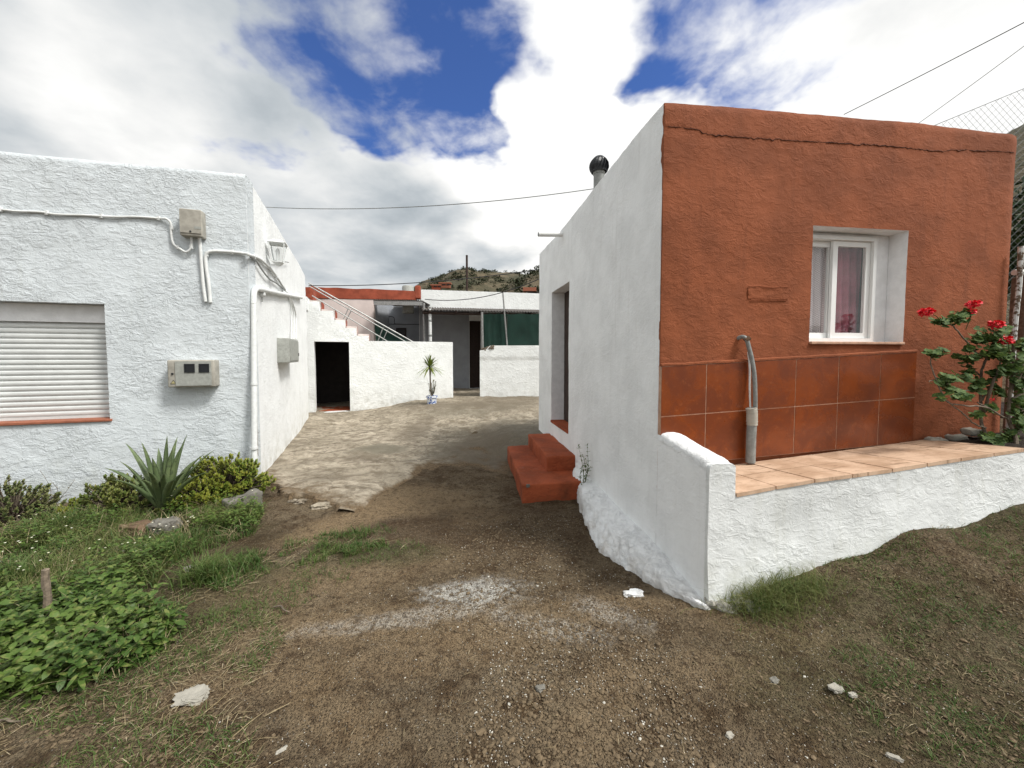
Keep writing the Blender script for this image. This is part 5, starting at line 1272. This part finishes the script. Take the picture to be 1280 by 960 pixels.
for x, y in scatter(GD, 6000, -.1, 5, 4): blade(mb, x, y, random.uniform(.012, .045), random.uniform(.002, .004), random.uniform(.5, 1.5))
for x, y in scatter(GS, 5000, -.15, 4, 5): blade(mb, x, y, random.uniform(.015, .05), random.uniform(.002, .004), random.uniform(.5, 1.5))
mb.obj('short_grass', M['grass'], angle=None, kind='stuff')
# dry straw lying about
mb = MB()
def straw(x, y, L, w):
    a = random.gauss(.6, .9); z = gf(x, y) + random.uniform(.003, .012); d = V((math.cos(a), math.sin(a), 0)); p = V((x, y, z)); bend = random.uniform(-.12, .12)
    mb.tube([p, p + d * L * .5 + V((-d.y, d.x, 0)) * L * bend * .3 + V((0, 0, random.uniform(0, .012))), p + d * L + V((0, 0, random.uniform(-.003, .01)))], [w, w * .9, w * .4], 4)
for x, y in scatter(GS, 750, -.3, 2, 6): straw(x, y, random.uniform(.02, .10), random.uniform(.0007, .0016))
for x, y in scatter(GD, 900, -.1, 2, 7): straw(x, y, random.uniform(.015, .06), random.uniform(.0005, .0010))
for x, y in scatter(GB, 250): straw(x, y, random.uniform(.03, .12), .0013)
for px in ((245, 900, .18), (60, 890, .15), (290, 925, .12), (140, 955, .2), (330, 900, .1), (255, 735, .2), (500, 690, .1)):
    p = on_ground(px[0], px[1]); straw(p.x, p.y, px[2], .0025)
GALL = gpoly([(200, 760), (480, 700), (900, 780), (1100, 780), (1300, 900), (1300, 1000), (0, 1000)])
for x, y in scatter(GALL, 500): straw(x, y, random.uniform(.01, .05), random.uniform(.0006, .0012))
mb.obj('straw', M['dry'], angle=None, kind='stuff')
mb = MB()
for x, y in scatter(GA, 1500, -.1, 3, 31):
    if not behind_wall(x, y): blade(mb, x, y, random.uniform(.06, .2), random.uniform(.0015, .004), random.uniform(.3, 1.6))
for x, y in scatter(GC, 350, -.3, 3, 32): blade(mb, x, y, random.uniform(.08, .2), .003, random.uniform(.3, 1.6))
mb.obj('dead_stems', M['dry'], angle=None, kind='stuff')
mb = MB(); M['tuft'] = leafmat('tuft_blade', (.09, .13, .03), (.15, .17, .05), (.22, .20, .08), 8, .6, .3)
for x, y in scatter(GA, 4200, .02, 1.8, 33):
    if not behind_wall(x, y): blade(mb, x, y, random.uniform(.08, .2), random.uniform(.002, .004), random.uniform(.2, 1.2))
mb.obj('pale_grass', M['tuft'], angle=None, kind='stuff')
# leafy ground cover
mb = MB(); 
for x, y in scatter(GC, 520, -.45, 3, 8):
    z = gf(x, y); h = random.uniform(.05, .17); top = V((x + random.gauss(0, .03), y + random.gauss(0, .03), z + h))
    for k in range(3):
        t = V((x, y, z)).lerp(top, (k + 1) / 3); a0 = random.uniform(0, 6.28)
        for j in range(4):
            a = a0 + j * 1.57 + random.gauss(0, .3); d = V((math.cos(a), math.sin(a), random.uniform(-.1, .6)))
            d.z = random.uniform(-.35, .9); mb.leaf(t + V((0, 0, random.gauss(0, .02))), d, (random.gauss(0, .35), random.gauss(0, .35), 1), random.uniform(.022, .06), random.uniform(.014, .034), .3, seg=3)
mb.obj('leafy_weeds', M['cover'], angle=None, kind='stuff')
mb = MB()
for x, y in scatter(GA, 420, .0, 2.5, 9):
    if behind_wall(x, y): continue
    z = gf(x, y); h = random.uniform(.08, .2)
    for j in range(9):
        a = random.uniform(0, 6.28); t = V((x + random.gauss(0, .02), y + random.gauss(0, .02), z + h * random.uniform(.3, 1)))
        mb.leaf(t, (math.cos(a), math.sin(a), random.uniform(0, .8)), (0, 0, 1), random.uniform(.02, .045), random.uniform(.012, .024), .2)
mb.obj('bank_weeds', M['cover'], angle=None, kind='stuff')
mb = MB()
for x, y in scatter(GA, 60, .1, 2, 10):
    if behind_wall(x, y): continue
    c = V((x, y, gf(x, y) + random.uniform(.08, .2)))
    for k in range(5): a = k * 1.256; mb.leaf(c, (math.cos(a), math.sin(a), .2), (0, 0, 1), .008, .006, 0)
mb.obj('daisies', M['petal_white'], angle=None, kind='stuff')
M['jade_mid'] = leafmat('green_succulent', (.08, .12, .025), (.15, .17, .04), (.22, .20, .07), 7, .45)
# ------------------------------------------------------------------ succulents and shrubs
def shrub(name, label, c, rx, ry, rz, n_, ls, m_, cat='shrub', lw=.65):
    o = thing(name, label, cat, tuple(c)); sb = MB(); mb = MB(); c = V(c)
    for i in range(n_):
        a = random.uniform(0, 6.28); e = math.asin(random.uniform(-.05, 1)); r_ = random.uniform(.62, 1.0) * (1 + .22 * noise.noise(V((math.cos(a) * 2 + c.x, math.sin(a) * 2, e * 2))))
        t = c + V((math.cos(a) * math.cos(e) * rx * r_, math.sin(a) * math.cos(e) * ry * r_, math.sin(e) * rz * r_))
        out = (t - c).normalized() * .6 + V((0, 0, .7))
        sb.tube([c + V((random.gauss(0, rx * .15), random.gauss(0, ry * .15), 0)), c.lerp(t, .6) + V((0, 0, -.02)), t], [.007, .005, .003], 4, caps=False)
        for k in range(9):
            al = k * 2.4; tilt = .35 + .11 * k; ax = out.cross(V((1, .3, 0))).normalized(); ay = out.normalized().cross(ax)
            d = out.normalized() * math.cos(tilt) + (ax * math.cos(al) + ay * math.sin(al)) * math.sin(tilt)
            mb.leaf(t - out.normalized() * .004 * k, d, out, ls * random.uniform(.7, 1.15), ls * lw, -.1, seg=3)
    sb.obj('stems', M['bark'], o, angle=None); mb.obj('leaves', m_, o, angle=None); return o
def lpt(px, py, off): return lfront(px, py, off)
def lg(px, off):
    p = lfront(px, 620, off); return V((p.x, p.y, gz(p.x, p.y)))
shrub('jade_shrub', 'rounded yellow-green succulent shrub between the agave and the alley corner', lg(282, .30) + V((0, 0, .10)), .47, .28, .34, 560, .034, M['jade'])
shrub('jade_shrub', 'low yellow-green succulent patch right of the agave base, above the rubble', lg(243, .45) + V((0, 0, .04)), .36, .24, .26, 300, .032, M['jade'])
shrub('flowering_shrub', 'straggly dull green succulent shrub left of the agave', lg(152, .38) + V((0, 0, .0)), .42, .26, .32, 300, .036, M['jade_mid'])
shrub('flowering_shrub', 'dusty brownish-green shrub at the left edge under the shutter', lg(14, .30) + V((0, 0, -.0)), .36, .28, .34, 300, .03, M['jade_dark'])
shrub('jade_shrub', 'small sprouting succulent at the foot of the wall between the left-hand shrubs', lg(105, .35), .22, .18, .14, 90, .03, M['jade'])
# agave
AB = lg(203, .52) + V((0, 0, .06)); AG = thing('agave', 'large grey-green agave with long pointed leaves in front of the white wall', 'agave', tuple(AB))
tips = [((130, 585), .45), ((150, 577), .62), ((157, 554), .35), ((177, 553), .50), ((209, 545), .45), ((222, 546), .30), ((234, 543), .42), ((256, 567), .55), ((269, 562), .40), ((190, 572), .68), ((216, 560), .62), ((176, 600), .85), ((232, 590), .85), ((205, 592), .9), ((245, 575), .3), ((168, 572), .28), ((198, 560), .36), ((140, 600), .8), ((262, 590), .75), ((228, 556), .6), ((185, 590), 1.0), ((220, 600), 1.05)]
for (px, o_) in tips:
    tip = lfront(px[0], px[1], o_); ang = math.atan2(tip.y - AB.y, tip.x - AB.x); b = AB + V((math.cos(ang), math.sin(ang), 0)) * .035
    L_ = tip - b; ctrl = b + L_ * .5 + V((0, 0, .10 + .05 * L_.length)); mb = MB()
    side = L_.cross(V((0, 0, 1))); side = side.normalized() if side.length > .05 else V((1, 0, 0))
    face = side.cross(L_.normalized())
    N = 12; wmax = .030
    for i in range(N + 1):
        t = i / N; p = b * (1 - t) ** 2 + ctrl * 2 * t * (1 - t) + tip * t * t
        w_ = wmax * (.75 + .9 * t - 0 * t if t < .3 else (1.02 * (1 - ((t - .3) / .7) ** 1.6)) + .02); w_ = max(w_, .0015); th = .016 * (1 - t) + .001
        for a_, h_ in ((-1, .35), (-.55, .08), (0, -.05), (.55, .08), (1, .35)): mb.v.append(tuple(p + side * w_ * a_ + face * w_ * h_ * .9))
        for a_, h_ in ((.55, .0), (0, -.25), (-.55, .0)): mb.v.append(tuple(p + side * w_ * a_ + face * (w_ * h_ - th)))
    for i in range(N):
        for j in range(8):
            a = i * 8 + j; b_ = i * 8 + (j + 1) % 8; mb.f.append((a, b_, b_ + 8, a + 8)); mb.m.append(0)
    mb.obj('leaf', M['agave'], AG, angle=None)
# thin wiry weed by the wall
def weed(name, label, base, tops, leafn, ls, m_=M['jade_dark'], r_=.003, cat='weed'):
    o = thing(name, label, cat, tuple(base)); sb = MB(); mb = MB()
    for t in tops:
        t = V(t); pth = smooth_path([base, V(base).lerp(t, .5) + V((random.gauss(0, .02), random.gauss(0, .02), .02)), t], 5); sb.tube(pth, [r_ * (1 - .6 * i / len(pth)) for i in range(len(pth))], 5)
        for k in range(leafn):
            p = pth[random.randrange(2, len(pth))]; d = (random.gauss(0, 1), random.gauss(0, 1), random.uniform(.0, 1.2)); mb.leaf(p, d, (0, 0, 1), ls * random.uniform(.6, 1.2), ls * .35, .2)
    sb.obj('stems', M['bark'] if m_ is not M['grass'] else m_, o, angle=None); mb.obj('leaves', m_, o, angle=None)
b = lg(64, .12)
weed('wiry_weed', 'tall thin bare-stemmed weed against the white wall below the shutter', b, [lfront(x, y, o) for x, y, o in ((50, 588, .1), (62, 600, .15), (93, 600, .1), (20, 608, .15), (75, 640, .2), (45, 630, .2), (85, 618, .12))], 7, .022, M['dry'], .0028)
b = rside(730, 612, .07)
weed('step_weed', 'slender green weed sprouting beside the red steps', b, [rside(x, y, o) for x, y, o in ((723, 558, .06), (729, 570, .1), (734, 557, .05), (727, 585, .12), (737, 585, .08), (731, 575, .03))], 26, .042, M['grass'], .003)
mbx = MB(); TG = thing('grass_tuft', 'bushy yellow-green grass tuft at the foot of the white terrace wall', 'grass tuft', tuple(on_ground(965, 752)))
for (px, py, sp, n_, hh) in ((960, 752, .12, 800, .15), (990, 742, .12, 450, .13), (935, 758, .08, 260, .12), (1015, 735, .08, 200, .10), (975, 772, .10, 260, .06)):
    p = on_ground(px, py)
    for i in range(n_): 
        x, y = p.x + random.gauss(0, sp), p.y + random.gauss(0, sp * .5)
        if (x - TF[0]) * NF[0] + (y - TF[1]) * NF[1] < .015: continue
        blade(mbx, x, y, random.uniform(.4, 1.1) * hh, random.uniform(.0018, .0035), random.uniform(.2, 1.6))
M['tuft'] = leafmat('tuft_blade', (.09, .13, .03), (.15, .17, .05), (.22, .20, .08), 8, .6, .3)
mbx.obj('blades', M['tuft'], TG, angle=None)
# small weed rows along the terrace foot
mb = MB()
for i in range(500):
    x_ = random.uniform(1040, 1290); p = tfront(x_, 690 - (x_ - 1050) * .28, random.uniform(.02, .14)); blade(mb, p.x, p.y, random.uniform(.01, .05), .003, random.uniform(.3, 1.5), z=gz(p.x, p.y) - .01)
mb.obj('wall_foot_weeds', M['grass'], angle=None, kind='stuff')
# ------------------------------------------------------------------ stones
ico = bmesh.new(); bmesh.ops.create_icosphere(ico, subdivisions=1, radius=1); IV = [v.co.copy() for v in ico.verts]; IF = [[v.index for v in f.verts] for f in ico.faces]; ico.free()
def pebble(mb, x, y, r_, flat=.6, z=None):
    z = gf(x, y) if z is None else z; a = random.uniform(0, 6.28); sx, sy, sz = r_ * random.uniform(.7, 1.3), r_ * random.uniform(.6, 1.0), r_ * flat * random.uniform(.6, 1)
    vs = []
    for v in IV:
        k = random.uniform(.75, 1.15); p = V((v.x * sx * k, v.y * sy * k, v.z * sz * k)); vs.append((x + p.x * math.cos(a) - p.y * math.sin(a), y + p.x * math.sin(a) + p.y * math.cos(a), z + p.z + sz * .25))
    mb.add(vs, IF)
G1 = gpoly([(150, 880), (420, 760), (600, 640), (735, 640), (800, 735), (890, 780), (1050, 760), (1300, 850), (1500, 1000), (0, 1020)])
G2 = gpoly([(620, 780), (700, 760), (820, 800), (900, 960), (1100, 960), (1150, 1010), (560, 1010)])
G3 = gpoly([(640, 640), (735, 650), (790, 740), (860, 780), (700, 790), (520, 790), (500, 740)])
pal, dk = MB(), MB()
for P, n_, a, b in ((G1, 1500, .0014, .0034), (G2, 1000, .0016, .0046), (G3, 450, .002, .005)):
    for x, y in scatter(P, n_, -.25, 2.5, 11): pebble(pal, x, y, random.uniform(a, b) * (2.0 if random.random() < .03 else 1))
for P, n_, a, b in ((G1, 9000, .002, .0075), (G2, 3500, .003, .009), (G3, 2200, .003, .010), (GS, 2500, .003, .009), (GD, 2500, .003, .008), (G2, 260, .007, .014), (G1, 260, .006, .012)):
    for x, y in scatter(P, n_, -.4, 2, 12): pebble(dk, x, y, random.uniform(a, b) * (1.8 if random.random() < .04 else 1))
M['peb_pale'] = simple('pale_grit', (.50, .48, .42), .9, .35, 30); M['peb_dark'] = simple('brown_grit', (.17, .125, .075), .95, .55, 45)
pal.obj('pale_gravel', M['peb_pale'], smooth=False, kind='stuff'); dk.obj('brown_gravel', M['peb_dark'], smooth=False, kind='stuff')
def stone(px, py, sx, sy, sz, label, m_, rot=0, amp=.15, group=None, name='stone', lift=0):
    p = on_ground(px, py); p.z = gf(p.x, p.y) + sz * .28 + lift; bm = bmesh.new(); bmesh.ops.create_icosphere(bm, subdivisions=4, radius=1)
    mb = MB()
    for v in bm.verts:
        n_ = v.co.copy(); q = V((max(-.8, min(.8, n_.x)), max(-.8, min(.8, n_.y)), max(-.6, min(.6, n_.z)))); q *= 1 + amp * noise.fractal(n_ * 1.7 + V((px, py, 0)), .8, 2, 4)
        x, y = q.x * sx, q.y * sy; v.co = p + V((x * math.cos(rot) - y * math.sin(rot), x * math.sin(rot) + y * math.cos(rot), q.z * sz))
    bm.verts.index_update(); mb.add([v.co.copy() for v in bm.verts], [[v.index for v in f.verts] for f in bm.faces]); bm.free()
    return mb.obj(name, m_, angle=35, loc=tuple(p), label=label, cat='stone', group=group)
stone(239, 873, .075, .045, .026, 'flat pale broken lump lying alone in the left foreground', M['stone_white'], .1, .35)
stone(792, 744, .07, .035, .022, 'white-painted stone beside the flared footing of the corner', M['white_thick'], .2, .35)
stone(1045, 863, .032, .022, .014, 'pale pebble in the right foreground, largest of the loose ones there', M['stone_white'], .3, .3)
stone(1066, 871, .018, .012, .010, 'smaller pale pebble just right of the largest one in the right foreground', M['stone_white'], .0, .3)
stone(912, 921, .018, .013, .012, 'white pebble near the bottom edge, right of centre', M['stone_white'], .5, .3)
stone(968, 850, .022, .016, .012, 'tan pebble left of the largest one in the right foreground', M['stone'], .5, .3)
stone(352, 937, .022, .010, .010, 'slim yellowish pebble in the bottom left foreground', M['stone_white'], .8, .3)
stone(1118, 948, .026, .010, .010, 'elongated pale pebble at the bottom right', M['stone_white'], -.5, .3)
stone(676, 862, .024, .018, .012, 'grey-brown pebble in the middle foreground', M['stone'], .4, .3)
stone(170, 668, .13, .09, .10, 'reddish-brown rock half hidden in the weeds below the agave', M['rock_brown'], .1, .25)
stone(205, 665, .13, .09, .11, 'rounded grey boulder below the agave', M['stone'], -.1, .25)
stone(402, 634, .10, .06, .035, 'broken slab piece at the chipped near edge of the concrete yard', M['concrete'], .3, .4)
stone(372, 628, .09, .05, .03, 'crumbled concrete lump at the left rim of the yard, by the kerb block', M['concrete'], .1, .4)
stone(240, 712, .05, .03, .03, 'small bleached stone among the grass on the bank', M['stone'], .4, .3)
# kerb block closing the bed at the alley corner
a = on_ground(275, 655); b = on_ground(330, 636); d = (b - a); d.z = 0; dn = d.normalized(); nn = V((-dn.y, dn.x, 0))
mb = MB(); c0 = on_ground(285, 645); c1 = on_ground(330, 630)
zk = .17; mb.soft([V((p.x, p.y, z)) + nn * o_ for z, dzz in ((-.1, 0), (.16, 0)) for p, o_ in ((c0, 0), (c1, 0), (c1, .13), (c0, .13))], .03, 4, .03, 7)
mb.obj('kerb_block', M['stone'], label='rough cement kerb block below the succulent shrub at the alley corner', cat='kerb')
# wooden stake, sticks, dry clump
a = on_ground(62, 785); k = atY(56, 712, a.y); SK = thing('wooden_stake', 'short weathered wooden stake stuck upright in the weeds at the left', 'stake', tuple(a))
mb = MB(); n_ = 8; mb.tube([a.lerp(k, i / n_) + V((.004 * math.sin(i * 1.7), 0, 0)) - V((0, 0, .05 if i == 0 else 0)) for i in range(n_ + 1)], [.017 + .002 * math.sin(i * 2.3) for i in range(n_ + 1)], 7); mb.obj('post', M['stake'], SK)
for px, py, L_, an, lab in ((352, 766, .14, -.35, 'dark curved twig lying on the dirt left of centre'), (8, 905, .12, .2, 'short dark stick at the left edge of the foreground')):
    p = on_ground(px, py); o = MB(); d = V((math.cos(an), math.sin(an), 0)); s_ = V((-d.y, d.x, 0)); p.z = gf(p.x, p.y) + .006
    o.tube(smooth_path([p - d * L_ / 2, p - d * L_ * .15 + s_ * .012 + V((0, 0, .01)), p + d * L_ * .2 - s_ * .008 + V((0, 0, .012)), p + d * L_ / 2], 4), [.003, .004, .005, .005, .0055, .005, .005, .0045, .004, .0035, .003, .002, .0015], 6)
    o.obj('twig', M['dry'] if 'bleached' in lab else M['bark'], label=lab, cat='twig', loc=tuple(p))
# ------------------------------------------------------------------ sky and light
SUN = V((.58, -.27, .80)).normalized()
el = math.asin(SUN.z); rot = math.atan2(SUN.x, SUN.y)
wd_ = bpy.data.worlds.new('World'); S.world = wd_; wd_.use_nodes = True; w = NT(wd_.node_tree)
D = w.n('ShaderNodeTexCoord').outputs['Generated']
sky = w.n('ShaderNodeTexSky', sky_type='NISHITA', sun_disc=False, sun_elevation=el, sun_rotation=rot, altitude=900, air_density=1.0, dust_density=.3, ozone_density=2.5)
z = w.n('ShaderNodeSeparateXYZ', ins={0: D}).outputs[2]
zc = w.m('ADD', w.m('MAXIMUM', z, 0.0), .22)
P = w.vm('DIVIDE', D, w.n('ShaderNodeCombineXYZ', ins={0: zc, 1: zc, 2: zc}).outputs[0])
nc = w.n('ShaderNodeTexNoise', ins={'Vector': P, 'Scale': 2.0, 'Detail': 5, 'Roughness': .52}).outputs['Color']
D2 = w.vm('NORMALIZE', w.vm('ADD', D, w.vm('MULTIPLY', w.vm('SUBTRACT', nc, (.5, .5, .5)), (.42, .42, .42))))
def blob(px, py, r, k=1.0):
    c = tuple(ray(px, py).normalized()); d = w.vm('DOT_PRODUCT', D2, c)
    return w.m('MULTIPLY', w.ramp(d, math.cos(r), 1.0 - (1 - math.cos(r)) * .05), k)
def total(lst):
    t = None
    for b in lst: s = blob(*b); t = s if t is None else w.m('ADD', t, s)
    return t
n1 = w.tex(P, 2.0, 6, .54, .2); n2 = w.tex(P, 1.0, 4, .5, .1); n3 = w.tex(P, 6, 5, .55, .2)
hole = total([(370, 75, .17), (410, 40, .18), (470, 60, .20), (535, 95, .22), (590, 55, .20), (590, 160, .12), (480, -60, .3), (880, 35, .14), (950, 0, .16), (850, 0, .14)])
hole = w.m('MINIMUM', hole, 1.0); hm_ = w.m('ADD', hole, w.m('MULTIPLY', w.m('SUBTRACT', n1, .5), 2.8)); hm_ = w.m('ADD', hm_, w.m('MULTIPLY', w.m('SUBTRACT', n3, .5), 2.2))
blue = w.ramp(hm_, .22, 1.35)
blue = w.m('MULTIPLY', blue, w.ramp(hole, .0, .35))
lum = w.m('ADD', .64, w.m('MULTIPLY', w.m('SUBTRACT', n2, .5), .6)); lum = w.m('ADD', lum, w.m('MULTIPLY', w.m('SUBTRACT', n3, .5), .22)); lum = w.m('ADD', lum, w.m('MULTIPLY', w.m('SUBTRACT', n1, .5), .5))
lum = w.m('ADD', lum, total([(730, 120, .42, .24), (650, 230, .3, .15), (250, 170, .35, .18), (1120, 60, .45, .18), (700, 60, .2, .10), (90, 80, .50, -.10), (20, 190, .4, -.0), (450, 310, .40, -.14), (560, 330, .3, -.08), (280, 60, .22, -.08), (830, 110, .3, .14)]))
# extra brightness given to unseen cloud round the sun, as fill for the walls
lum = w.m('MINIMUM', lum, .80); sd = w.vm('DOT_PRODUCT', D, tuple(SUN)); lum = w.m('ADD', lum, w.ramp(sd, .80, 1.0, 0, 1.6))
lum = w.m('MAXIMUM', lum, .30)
cl = w.mix(w.ramp(lum, .3, .75), (.82, .92, 1.0), (1.0, 1.0, .985))
KC = 7.6
lv = w.m('MULTIPLY', lum, KC)
cl = w.vm('MULTIPLY', cl, w.n('ShaderNodeCombineXYZ', ins={0: lv, 1: lv, 2: lv}).outputs[0])
skb = w.vm('MULTIPLY', sky.outputs[0], (.42, .55, .85))
col = w.mix(blue, cl, skb)
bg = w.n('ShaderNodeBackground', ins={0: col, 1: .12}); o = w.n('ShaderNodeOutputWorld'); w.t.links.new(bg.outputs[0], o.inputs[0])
ld = bpy.data.lights.new('sun', 'SUN'); lo = bpy.data.objects.new('sun', ld); COL.objects.link(lo)
ld.energy = 2.4; ld.angle = R(12); ld.color = (1, .965, .91)
lo.rotation_euler = SUN.to_track_quat('Z', 'Y').to_euler(); lo.location = (6, -3, 9)
S.view_settings.view_transform = 'Standard'; S.view_settings.look = 'None'; S.view_settings.exposure = .56; S.view_settings.gamma = 1
S.render.resolution_x = 1024; S.render.resolution_y = 768
S.render.engine = 'CYCLES'; S.cycles.max_bounces = 4; S.cycles.use_denoising = True
